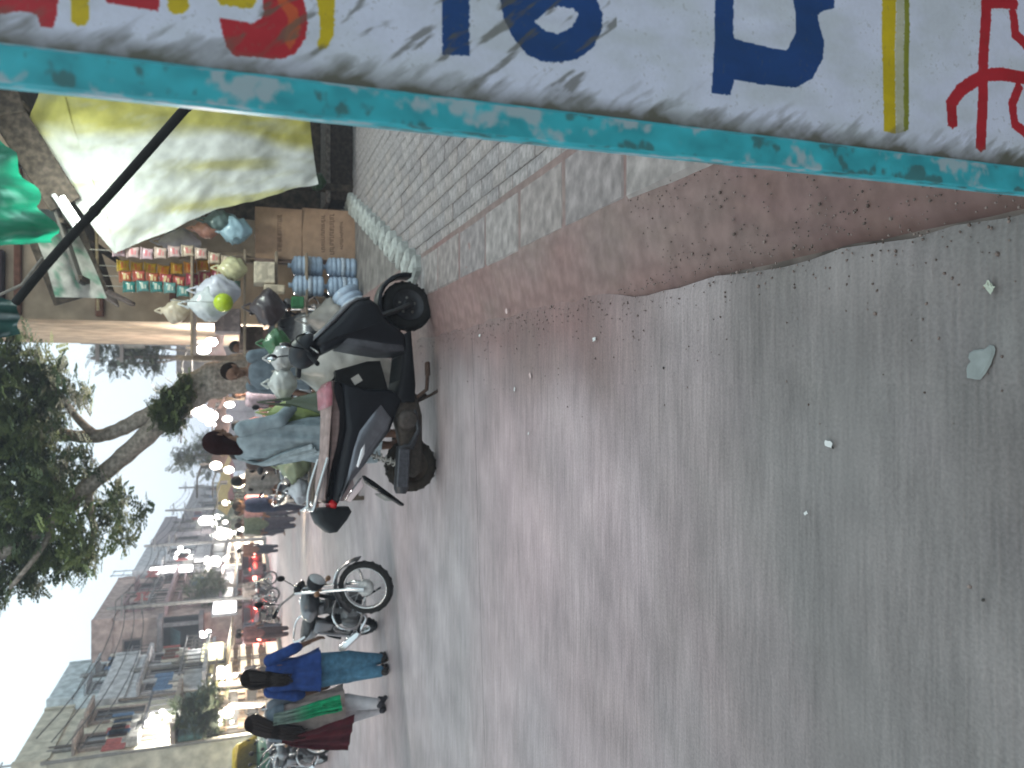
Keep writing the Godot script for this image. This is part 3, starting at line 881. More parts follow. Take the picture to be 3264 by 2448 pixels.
func building(label: String, lo: Vector3, hi: Vector3, col: Color, floors: int, trim := Color(0.3, 0.3, 0.3), rows_x := 2, rows_z := 2, first := 1, sign_c := Color(0.3, 0.3, 0.3), lit := 0.0) -> Node3D:
	var o := thing("building", label, "building", Vector3((lo.x + hi.x) / 2, 0, (lo.z + hi.z) / 2))
	var s := hi - lo
	var c := Vector3(0, s.y / 2, 0)
	var st := S()
	box(st, c, s)
	obj("wall", st, mat(col, 0.9, 2, 0.35), o)
	st = S()
	for e in [[Vector3(0, 0, s.z / 2), Vector3(s.x + 0.3, 0.9, 0.15)], [Vector3(0, 0, -s.z / 2), Vector3(s.x + 0.3, 0.9, 0.15)], [Vector3(s.x / 2, 0, 0), Vector3(0.15, 0.9, s.z + 0.1)], [Vector3(-s.x / 2, 0, 0), Vector3(0.15, 0.9, s.z + 0.1)]]:
		box(st, Vector3(0, s.y + 0.3, 0) + e[0], e[1])
	obj("parapet", st, mat(col * 0.92, 0.9, 2, 0.4), o)
	var fh := s.y / floors
	var dark := mat(Color(0.018, 0.02, 0.024), 0.2, 0)
	for f in range(first, floors):
		var y := fh * (f + 0.52)
		st = S()
		box(st, Vector3(s.x / 2 + 0.3, fh * f, 0), Vector3(0.75, 0.14, s.z * 0.96))
		var bal := obj("balcony_slab", st, mat(trim, 0.85, 2, 0.5), o)
		st = S()
		for i in int(s.z / 0.5):
			box(st, Vector3(s.x / 2 + 0.62, fh * f + 0.42, -s.z * 0.46 + i * 0.5), Vector3(0.035, 0.75, 0.035))
		box(st, Vector3(s.x / 2 + 0.62, fh * f + 0.83, 0), Vector3(0.06, 0.06, s.z * 0.94))
		obj("railing", st, mat(Color(0.12, 0.12, 0.13), 0.6, 2, 0.8), bal)
		for i in rows_x:
			window(o, Vector3(s.x / 2, y, s.z * ((i + 0.5) / rows_x - 0.5)), minf(1.3, s.z / rows_x * 0.5), fh * 0.42, "x", trim, dark, true, i % 2 == 0)
		for i in rows_z:
			window(o, Vector3(s.x * ((i + 0.5) / rows_z - 0.5), y, s.z / 2), minf(1.3, s.x / rows_z * 0.45), fh * 0.40, "z", trim, dark, true, i % 2 == 1)
	var rr := RandomNumberGenerator.new()
	rr.seed = int(lo.z * 10.0)
	for k in 2 + int(s.z / 4.0):      # air conditioners, pipes and hung washing
		var y := fh * (first + rr.randi_range(0, maxi(0, floors - first - 1)) + 0.25)
		var z := rr.randf_range(-0.42, 0.42) * s.z
		st = S()
		box(st, Vector3(s.x / 2 + 0.22, y + 0.35, z), Vector3(0.32, 0.55, 0.8), Basis.IDENTITY, 0.03)
		lathe(st, [Vector2(0, 0.2), Vector2(0.02, 0.2), Vector2(0.02, 0.001)], Vector3(s.x / 2 + 0.38, y + 0.35, z - 0.12), Vector3.RIGHT, 12)
		obj("air_conditioner", st, mat(Color(0.42, 0.42, 0.40), 0.6, 2, 1.5), o)
		st = S()
		tube(st, [Vector3(s.x / 2 + 0.06, 0.2, z + 0.7), Vector3(s.x / 2 + 0.06, s.y, z + 0.7)], 0.05, 6)
		obj("drain_pipe", st, mat([Color(0.25, 0.24, 0.22), Color(0.14, 0.12, 0.10)][k % 2], 0.7, 2, 1.0), o)
		var xx := rr.randf_range(-0.4, 0.4) * s.x
		st = S()
		box(st, Vector3(xx, y + 0.35, s.z / 2 + 0.2), Vector3(0.8, 0.55, 0.32), Basis.IDENTITY, 0.03)
		obj("air_conditioner", st, mat(Color(0.42, 0.42, 0.40), 0.6, 2, 1.5), o)
		st = S()
		tube(st, [Vector3(xx + 0.8, 0.2, s.z / 2 + 0.06), Vector3(xx + 0.8, s.y, s.z / 2 + 0.06)], 0.05, 6)
		obj("drain_pipe", st, mat(Color(0.16, 0.13, 0.11), 0.7, 2, 1.0), o)
		st = S()
		for q in 4:
			box(st, Vector3(s.x / 2 + 0.70, y + 0.62 - 0.05 * (q % 2), z + 0.5 + q * 0.42), Vector3(0.03, 0.6 - 0.1 * (q % 3), 0.36))
		obj("washing", st, mat([Color(0.35, 0.10, 0.09), Color(0.10, 0.18, 0.30), Color(0.45, 0.42, 0.36)][k % 3], 0.9, 2, 1.0), o)
	# shops along the road side of the ground floor
	var n := maxi(1, int(s.z / 3.2))
	for i in n:
		var z := s.z * ((i + 0.5) / n - 0.5)
		var w := s.z / n - 0.5
		st = S()
		box(st, Vector3(s.x / 2 + 0.02, fh * 0.38, z), Vector3(0.08, fh * 0.72, w))
		var op := obj("shop_opening", st, mat(Color(0.03, 0.026, 0.022), 0.6, 2, 1.0) if lit <= 0.0 else glow(Color(1.0, 0.82, 0.58), lit), o)
		st = S()
		for k in 3:
			box(st, Vector3(s.x / 2 + 0.10, fh * (0.2 + 0.18 * k), z), Vector3(0.12, 0.05, w * 0.9))
			for m in 6:
				box(st, Vector3(s.x / 2 + 0.12, fh * (0.2 + 0.18 * k) + 0.15, z - w * 0.4 + m * w * 0.16), Vector3(0.1, 0.16 + 0.1 * ((m * 7 + k * 3) % 4) / 3.0, w * 0.1))
		obj("shop_shelves", st, mat(Color(0.22, 0.16, 0.11), 0.8, 2, 1.5), op)
		st = S()
		box(st, Vector3(s.x / 2 + 0.1, fh * 0.86, z), Vector3(0.18, fh * 0.2, w + 0.2), Basis.IDENTITY, 0.03)
		obj("shop_sign", st, mat(sign_c if i % 2 == 0 else sign_c.lerp(Color(0.5, 0.5, 0.5), 0.6), 0.5, 2, 0.7), o)
		st = S()
		bar(st, Vector3(s.x / 2 + 0.1, fh * 0.74, z), Vector3(s.x / 2 + 1.3, fh * 0.66, z), w, 0.04)
		obj("awning", st, mat(Color(0.16, 0.17, 0.18) if i % 2 else Color(0.25, 0.18, 0.12), 0.8, 2, 0.8), o)
	return o

func lamp(called: String, label: String, at: Vector3, size: Vector3, c: Color, vis: float, e: float, group := "") -> Node3D:
	var o := thing(called, label, "lamp", at, 0.0, group)
	var st := S()
	if called == "lit_signboard":
		box(st, Vector3.ZERO, size, Basis.IDENTITY, 0.05)
	else:
		ball(st, Vector3.ZERO, size * (0.42 if size.y < 0.45 else 0.30), 14)
	obj("glowing_face" if called == "lit_signboard" else "bulb", st, glow(c, vis), o)
	if called != "lit_signboard" and size.y > 0.45:
		var r := RandomNumberGenerator.new()
		r.seed = int(at.z * 100.0)
		for k in 8:
			st = S()
			ball(st, Vector3(r.randf_range(-0.4, 0.4) * size.x, r.randf_range(-0.7, 0.45) * size.y, r.randf_range(-1.2, 1.2) * size.z), size * r.randf_range(0.07, 0.20), 10)
			obj("bulb", st, glow(c, vis), o)
	st = S()
	if called == "lit_signboard":
		box(st, Vector3(-size.x * 0.5 - 0.06, 0, 0), Vector3(0.1, size.y + 0.12, size.z + 0.12))
		obj("frame", st, mat(Color(0.15, 0.15, 0.16), 0.6, 2, 1.0), o)
	else:
		tube(st, [Vector3(0, size.y * 0.45, 0), Vector3(0, size.y * 0.5 + 0.14, 0)], 0.05, 8)
		tube(st, [Vector3(0, size.y * 0.5 + 0.12, 0), Vector3(-0.25, size.y * 0.5 + 0.2, 0), Vector3(-0.6, size.y * 0.5 + 0.2, 0)], 0.02, 6)
		obj("holder", st, mat(Color(0.1, 0.1, 0.1), 0.6, 0), o)
	var l := OmniLight3D.new()
	l.light_color = c.linear_to_srgb()
	l.light_energy = e
	l.omni_range = 60
	l.omni_attenuation = 2.0
	l.light_size = size.y * 0.4
	l.shadow_enabled = true
	o.add_child(l)
	l.position = Vector3(size.x * 0.5 + 0.12, 0, 0.12) if called == "lit_signboard" else Vector3(0.0, -size.y * 0.5 - 0.1, 0.1)
	return o

func leaf_crown(called: String, parent: Node3D, blobs: Array, count: int, leaf: float, c1: Color, c2: Color, seed_: int) -> void:
	# each copy is a sprig: a handful of separate leaflets set round a twig
	var r := RandomNumberGenerator.new()
	r.seed = seed_
	var st := S()
	st.set_smooth_group(-1)
	for i in 9:
		var t := (i + 1) / 9.0
		var s := 1.0 if i % 2 else -1.0
		var p := Vector3(0, 0, t * leaf * 2.2)
		var d := Vector3(s * 0.85, -0.25 + r.randf() * 0.3, 0.5).normalized()
		var n := Vector3(0, 1, 0.2).cross(d).normalized() * leaf * 0.25
		var e := p + d * leaf * (0.9 - 0.3 * t)
		var m := p.lerp(e, 0.5)
		quad(st, p, m - n, e, m + n + Vector3(0, leaf * 0.06, 0))
	st.generate_normals()
	var mesh := st.commit()
	var lm := StandardMaterial3D.new()
	lm.vertex_color_use_as_albedo = true
	lm.roughness = 0.6
	lm.cull_mode = BaseMaterial3D.CULL_DISABLED
	lm.backlight_enabled = true
	lm.backlight = Color(0.24, 0.30, 0.10)
	mesh.surface_set_material(0, lm)
	var mm := MultiMesh.new()
	mm.transform_format = MultiMesh.TRANSFORM_3D
	mm.use_colors = true
	mm.mesh = mesh
	mm.instance_count = count
	var total := 0.0
	for b in blobs:
		total += b[1] * b[1]
	var k := 0
	for bi in blobs.size():
		var b: Array = blobs[bi]
		var n := int(count * b[1] * b[1] / total) if bi < blobs.size() - 1 else count - k
		for i in n:
			if k >= count:
				break
			# sprigs gather on little twigs, so the outline stays ragged and lets the sky through
			var v := Vector3(r.randfn(), r.randfn() * 0.8, r.randfn())
			v = v.normalized() * pow(r.randf(), 0.45)
			v += Vector3(sin(v.y * 9.0 + bi), cos(v.x * 8.0 + bi * 2.0), sin(v.z * 7.0 + bi)) * 0.16
			var p: Vector3 = b[0] + v * b[1]
			var bs := Basis.from_euler(Vector3(r.randf_range(-0.9, 0.5), r.randf() * TAU, r.randf_range(-0.5, 0.5))).scaled(Vector3.ONE * r.randf_range(0.5, 1.35))
			mm.set_instance_transform(k, Transform3D(bs, p))
			mm.set_instance_color(k, c1.lerp(c2, clampf(r.randf() * 0.7 + 0.3 * sin(bi * 2.3), 0, 1)))
			k += 1
	var o := MultiMeshInstance3D.new()
	o.name = called
	o.multimesh = mm
	o.set_meta("kind", "stuff")
	parent.add_child(o, true)

# ---------------------------------------------------------------- painted sheet: hand lettering as flat print
func sign_print() -> ImageTexture:
	# millimetres on the sheet: x from its left edge, y from the ground
	var W := 620
	var Hh := 1360
	var mm := 1.4
	var y_top := 1980.0
	var red := Color(0.40, 0.018, 0.03)
	var yel := Color(0.52, 0.40, 0.012)
	var blue := Color(0.010, 0.055, 0.20)
	var white := Color(0.58, 0.63, 0.77)
	var shapes := [
		[red, [95, 1763, 107, 1694, 60, 1694, 44, 1695, 27, 1700, 27, 1712, 41, 1714, 41, 1732, 35, 1750, 34, 1763]],
		[yel, [108, 1684, 112, 1663, 41, 1663, 35, 1667, 33, 1675, 37, 1681]],
		[red, [115, 1646, 125, 1590, 77, 1590, 63, 1591, 64, 1644, 67, 1647]],
		[yel, [126, 1582, 130, 1559, 71, 1559, 64, 1565, 62, 1576, 66, 1581]],
		[yel, [136, 1527, 144, 1481, 93, 1483, 83, 1487, 81, 1498, 81, 1524, 86, 1527]],
		[red, [65, 1524, 65, 1486, 75, 1475, 145, 1475, 153, 1430, 102, 1428, 77, 1422, 54, 1426, 35, 1437, 26, 1453, 22, 1507, 30, 1516, 46, 1521]],
		[Color(0.48, 0.085, 0.03), [148, 1459, 150, 1446, 99, 1448, 90, 1435, 68, 1431, 46, 1438, 38, 1445, 53, 1451, 77, 1445, 93, 1458]],
		[yel, [156, 1414, 160, 1389, 108, 1390, 65, 1391, 46, 1400, 43, 1409, 49, 1411, 70, 1407, 105, 1412]],
		[blue, [184, 1254, 191, 1216, 63, 1215, 58, 1252]],
		[blue, [196, 1153, 143, 1173, 120, 1169, 95, 1155, 75, 1136, 68, 1115, 70, 1087, 80, 1059, 99, 1036, 125, 1024, 146, 1023, 165, 1032, 199, 1058, 211, 1106]],
		[white, [121, 1124, 137, 1108, 147, 1089, 147, 1067, 140, 1059, 121, 1069, 109, 1089, 110, 1108]],
		[blue, [257, 837, 130, 842, 57, 847, 58, 814, 82, 807, 81, 763, 83, 697, 101, 666, 136, 645, 163, 642, 202, 655, 211, 642, 216, 625, 295, 625]],
		[white, [249, 808, 251, 713, 200, 697, 166, 697, 139, 713, 137, 731, 143, 808]],
		[yel, [600, 536, 600, 500, 33, 503, 34, 526]],
		[Color(0.45, 0.46, 0.36), [600, 499, 600, 484, 38, 485, 33, 502]],
		[Color(0.22, 0.24, 0.03), [600, 483, 600, 471, 43, 475, 38, 485]]]
	for s in [[20, [430, 302, 352, 302, 280, 307, 32, 319]], [20, [64, 383, 95, 385, 120, 364, 137, 338, 153, 307, 159, 270, 159, 200]], [17, [266, 247, 231, 241, 209, 200]], [16, [140, 232, 111, 247, 76, 241, 56, 200]], [18, [276, 302, 284, 243]]]:
		var p := V(s[1])
		for i in p.size() - 1:
			var d: Vector2 = (p[i + 1] - p[i]).normalized() * s[0] * 0.55
			var n := Vector2(-d.y, d.x)
			var q := []
			for w in [p[i] - d * 0.5 + n, p[i] - d + Vector2.ZERO, p[i] - d * 0.5 - n, p[i + 1] + d * 0.5 - n, p[i + 1] + d, p[i + 1] + d * 0.5 + n]:
				q.append_array([w.x, w.y])
			shapes.append([red, q])
	var im := Image.create(W, Hh, false, Image.FORMAT_RGB8)
	var n1 := fnl(11, 0.012, 5)
	var n2 := fnl(12, 0.05, 3)
	var n3 := fnl(13, 0.02, 4)
	var prep := []
	for s in shapes:
		var pp := PackedVector2Array(V(s[1]))
		var r := Rect2(pp[0], Vector2.ZERO)
		for p in pp:
			r = r.expand(p)
		prep.append([s[0], pp, r.grow(4)])
	for j in Hh:
		for i in W:
			var p := Vector2(i * mm, y_top - j * mm)
			var a := n1.get_noise_2d(p.x, p.y)
			var b := n2.get_noise_2d(p.x * 2.0, p.y * 2.0)
			var c: Color = white * (1.0 + 0.10 * a + 0.05 * b)
			var q := p + Vector2(b, n2.get_noise_2d(p.y * 2.0, p.x * 2.0)) * 1.3
			for s in prep:
				if s[2].has_point(q) and Geometry2D.is_point_in_polygon(q, s[1]):
					c = (s[0] as Color) * (1.0 + 0.16 * n3.get_noise_2d(p.x, p.y * 0.4) + 0.06 * b)
			# grime wiped along the frame, and scuffs that run in from it
			var scuff := n3.get_noise_2d((p.x + p.y * 0.8) * 1.6, (p.y - p.x * 0.8) * 0.35)
			var g := clampf(1.0 - (p.x - 5.0) / (26.0 + 55.0 * maxf(0.0, scuff + 0.15)), 0.0, 1.0)
			g = clampf(g * (0.95 + 0.7 * a), 0.0, 0.95)
			if scuff > 0.22 and p.y > 1000.0 and p.y < 1500.0 and p.x < 190.0 + 160.0 * a:
				g = maxf(g, clampf((scuff - 0.22) * 3.2, 0.0, 0.75))
			if b > 0.42 and a > 0.1:
				g = maxf(g, 0.3)
			c = c.lerp(Color(0.10, 0.098, 0.074), g)
			c = c.lerp(c * Color(0.80, 0.82, 0.72), clampf(0.5 + 1.6 * n3.get_noise_2d(p.x * 0.5 + 400.0, p.y * 0.25), 0.0, 1.0) * 0.6)
			im.set_pixel(i, j, c.linear_to_srgb())
	return ImageTexture.create_from_image(im)

func scraped_teal() -> ImageTexture:
	var im := Image.create(96, 1400, false, Image.FORMAT_RGB8)
	var a := fnl(21, 0.018, 4)
	var b := fnl(22, 0.09, 3)
	for j in 1400:
		for i in 96:
			var v := a.get_noise_2d(i * 1.6, j * 0.5) + 0.35 * b.get_noise_2d(i, j * 0.6)
			var c := Color(0.035, 0.36, 0.43) * (1.0 + 0.35 * b.get_noise_2d(i * 0.5, j * 0.2))
			var wear := clampf((v - 0.10 - 0.12 * clampf(j / 900.0, 0.0, 1.0)) * 3.5, 0.0, 0.8)
			c = c.lerp(Color(0.36, 0.42, 0.46), wear)
			c = c.lerp(Color(0.05, 0.09, 0.08), clampf((-v - 0.30) * 4.0, 0.0, 0.7))
			im.set_pixel(i, j, c.linear_to_srgb())
	return ImageTexture.create_from_image(im)

func broomed_concrete() -> Array:
	# brushed across the road: fine streaks along x, blotches, specks
	var n := 1024
	var streak: Image = fnl(31, 0.045, 4).get_seamless_image(96, n)
	streak.resize(n, n, Image.INTERPOLATE_CUBIC)
	var fine: Image = fnl(32, 0.22, 2).get_seamless_image(64, n)
	fine.resize(n, n, Image.INTERPOLATE_CUBIC)
	var blot: Image = fnl(33, 0.006, 5).get_seamless_image(n, n)
	var speck: Image = fnl(34, 0.28, 2).get_seamless_image(n, n)
	for im in [streak, fine, blot, speck]:
		im.convert(Image.FORMAT_L8)
	var s: PackedByteArray = streak.get_data()
	var f: PackedByteArray = fine.get_data()
	var b: PackedByteArray = blot.get_data()
	var k: PackedByteArray = speck.get_data()
	var o := PackedByteArray()
	var hgt := PackedByteArray()
	o.resize(n * n)
	hgt.resize(n * n)
	for i in n * n:
		var v := 205.0 + (s[i] - 128) * 0.10 + (f[i] - 128) * 0.14 + (b[i] - 128) * 0.16 + (k[i] - 128) * 0.16
		if k[i] > 205:
			v -= 30.0
		o[i] = int(clampf(v, 0, 255))
		hgt[i] = int(clampf(128.0 + (f[i] - 128) * 0.55 + (s[i] - 128) * 0.25 + (k[i] - 128) * 0.25, 0, 255))
	var nm := Image.create_from_data(n, n, false, Image.FORMAT_L8, hgt)
	nm.convert(Image.FORMAT_RGB8)
	nm.bump_map_to_normal_map(2.0)
	return [ImageTexture.create_from_image(Image.create_from_data(n, n, false, Image.FORMAT_L8, o)), ImageTexture.create_from_image(nm)]

func carton_print(lines: Array, s: int) -> ImageTexture:
	var im := Image.create(256, 256, false, Image.FORMAT_RGB8)
	var a := fnl(s, 0.02, 4)
	for j in 256:
		for i in 256:
			var c := Color(0.34, 0.215, 0.14) * (1.0 + 0.2 * a.get_noise_2d(i, j) + 0.06 * a.get_noise_2d(i * 0.3, j * 12.0))
			im.set_pixel(i, j, c.linear_to_srgb())
	var r := RandomNumberGenerator.new()
	r.seed = s
	for l in lines:      # blurred lines of print: blocks of letter-like strokes
		var x: int = l[0]
		while x < l[2]:
			var w := r.randi_range(3, 9)
			var h: int = l[3] - r.randi_range(0, 4)
			im.fill_rect(Rect2i(x, l[1], 3, h), Color(0.21, 0.12, 0.09))
			im.fill_rect(Rect2i(x, l[1] + (h - 3 if r.randf() < 0.5 else 0), w, 3), Color(0.23, 0.14, 0.1))
			x += w + 4
	return ImageTexture.create_from_image(im)

# ---------------------------------------------------------------- ground
var TINT: FastNoiseLite
var EDGE: FastNoiseLite

func road_edge(z: float) -> float:
	return 0.355 + 0.022 * EDGE.get_noise_1d(z * 60.0) + 0.022 * EDGE.get_noise_1d(z * 420.0) + 0.010 * EDGE.get_noise_1d(z * 1500.0) + (0.05 if z < -2.7 else 0.0) * minf(1.0, (-2.7 - z) / 0.6)

func dip(x: float, z: float) -> float:     # shallow gutter that crosses the road at a slant
	if x > -1.2:
		return 0.0
	var zl := -8.66 - 0.5 * (maxf(x, -7.0) + 1.38)
	var d := (z - zl) / 0.30
	return 0.035 * exp(-d * d) * clampf((-1.2 - x) / 0.7, 0.0, 1.0)

func road_color(x: float, z: float) -> Color:
	var a := TINT.get_noise_2d(x * 22.0, z * 22.0)
	var b := TINT.get_noise_2d(x * 60.0 + 900.0, z * 110.0)
	var c := Color(0.405, 0.40, 0.41).lerp(Color(0.425, 0.375, 0.38), clampf(0.5 + 1.4 * a, 0, 1))
	c = c.lerp(Color(0.35, 0.375, 0.355), clampf(0.5 * TINT.get_noise_2d(x * 14.0 - 300.0, z * 14.0) + 0.2, 0, 1))
	c = c * (1.0 + 0.14 * b)
	# red earth trodden in from the unpaved strip
	var e := clampf(1.0 - (0.42 - x) / (0.55 + 0.5 * a + 0.10 * absf(z)), 0.0, 1.0)
	c = c.lerp(Color(0.25, 0.195, 0.18), clampf(e * (0.22 + 0.6 * b), 0.0, 0.6))
	var far := clampf((-2.5 - z) / 0.8, 0.0, 1.0) * smoothstep(0.0, 1.0, (x + 0.10 + 0.35 * a) / 0.42)
	c = c.lerp(earth_color(x, z) * 0.90, far)
	var s := TINT.get_noise_2d(x * 30.0 + 50.0, z * 16.0 + 700.0)
	if s > 0.25:
		c = c.lerp(Color(0.17, 0.165, 0.15), clampf((s - 0.25) * 1.0, 0.0, 0.22))
	# near slab end turns darker and greener: vignette and shade painted into its colour
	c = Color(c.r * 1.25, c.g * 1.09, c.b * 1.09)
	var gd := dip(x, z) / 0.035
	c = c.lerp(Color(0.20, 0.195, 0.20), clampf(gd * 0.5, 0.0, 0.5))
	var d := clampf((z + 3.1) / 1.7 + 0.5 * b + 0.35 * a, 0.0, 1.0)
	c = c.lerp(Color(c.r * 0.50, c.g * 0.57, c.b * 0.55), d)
	c.a = 1.0
	return c

func earth_color(x: float, z: float) -> Color:
	var a := TINT.get_noise_2d(x * 60.0, z * 40.0)
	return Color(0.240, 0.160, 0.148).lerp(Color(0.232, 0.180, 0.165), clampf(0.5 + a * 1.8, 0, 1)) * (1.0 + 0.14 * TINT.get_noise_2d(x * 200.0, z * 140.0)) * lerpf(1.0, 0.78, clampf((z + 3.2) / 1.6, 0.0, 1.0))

func slab(xs: Array, z_near: Callable, z_far: Callable, nz: int, m: Material, edge: bool) -> void:
	var st := S()
	st.set_smooth_group(0)
	var P := []
	for j in nz + 1:
		var row := []
		var t := float(j) / nz
		for i in xs.size():
			var x: float = xs[i]
			var z := lerpf(z_near.call(x), z_far.call(x), t)
			if edge and i >= xs.size() - 3:
				x = road_edge(z) - [0.12, 0.035, 0.0][i - xs.size() + 3]
			var y := 0.004 * TINT.get_noise_2d(x * 40.0, z * 40.0) - dip(x, z)
			if edge and i == xs.size() - 1:
				y -= 0.008
			row.append(Vector3(x, y, z))
		P.append(row)
	for j in nz:
		for i in xs.size() - 1:
			for q in [[j, i], [j + 1, i + 1], [j, i + 1], [j, i], [j + 1, i], [j + 1, i + 1]]:
				var v: Vector3 = P[q[0]][q[1]]
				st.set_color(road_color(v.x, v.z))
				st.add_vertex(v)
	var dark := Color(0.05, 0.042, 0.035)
	st.set_smooth_group(-1)
	for j in nz:      # broken side of the slab
		for q in [[0, 0], [1, 1], [1, 0], [0, 0], [0, 1], [1, 1]]:
			var v: Vector3 = P[j + q[0]][xs.size() - 1]
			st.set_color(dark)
			st.add_vertex(v - Vector3(0.012 * q[1], 0.09 * q[1], 0))
	for e in [0, nz]:
		for i in xs.size() - 1:
			for q in [[0, 0], [1, 1], [1, 0], [0, 0], [0, 1], [1, 1]]:
				var v: Vector3 = P[e][i + q[0]]
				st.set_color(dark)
				st.add_vertex(v - Vector3(0, 0.09 * q[1], 0))
	setting(obj("road_slab", st, m))

func _ready() -> void:
	rng.seed = 7
	# ---- camera: a phone held on its side, so that up in the place is left in the picture
	var pitch := deg_to_rad(19.0)
	var cam := Camera3D.new()
	cam.name = "camera"
	add_child(cam)
	cam.transform = Transform3D(Basis(Vector3(0, -cos(pitch), sin(pitch)), Vector3(1, 0, 0), Vector3(0, sin(pitch), cos(pitch))), Vector3(0, 1.5, 0))
	cam.fov = 51.97
	cam.near = 0.05
	cam.far = 900.0
	cam.current = true
	var lens := CameraAttributesPhysical.new()      # a phone that has focused close by: the distance is a little soft
	lens.frustum_focal_length = 24.62
	lens.frustum_focus_distance = 2.2
	lens.exposure_aperture = 4.0
	lens.frustum_near = 0.05
	lens.frustum_far = 900.0
	cam.attributes = lens
	# ---- sky after sunset, no sun to be seen
	var env := Environment.new()
	var sky := Sky.new()
	var sm := ProceduralSkyMaterial.new()
	sm.sky_top_color = Color(0.83, 0.91, 0.94)
	sm.sky_horizon_color = Color(0.77, 0.80, 0.85)
	sm.sky_curve = 0.12
	sm.ground_bottom_color = Color(0.35, 0.34, 0.33)
	sm.ground_horizon_color = Color(0.6, 0.6, 0.62)
	sky.sky_material = sm
	env.background_mode = Environment.BG_SKY
	env.sky = sky
	env.tonemap_mode = Environment.TONE_MAPPER_LINEAR
	env.tonemap_exposure = 1.75
	env.sdfgi_enabled = true
	env.ssao_enabled = true
	env.ssil_enabled = true
	env.fog_enabled = true
	env.fog_density = 0.003
	env.fog_light_color = Color(0.86, 0.88, 0.93)
	var we := WorldEnvironment.new()
	we.name = "world"
	we.environment = env
	add_child(we)
	var sun := DirectionalLight3D.new()
	sun.name = "sun"
	sun.light_energy = 0.15
	sun.light_angular_distance = 25.0
	sun.light_color = Color(1.0, 0.95, 0.9)
	sun.shadow_enabled = true
	add_child(sun)
	sun.rotation = Vector3(deg_to_rad(-55), deg_to_rad(-35), 0)
	NZ = [grain_tex(1, 0.008, 0.88), grain_tex(2, 0.010, 0.78), grain_tex(3, 0.016, 0.62)]
	TINT = fnl(5, 0.012, 4)
	EDGE = fnl(6, 0.02, 4)
	ground()
	street_left()
	street_right()
	tree_things()
	near_sign()
	stall()
	vehicles()
	persons()
	litter()

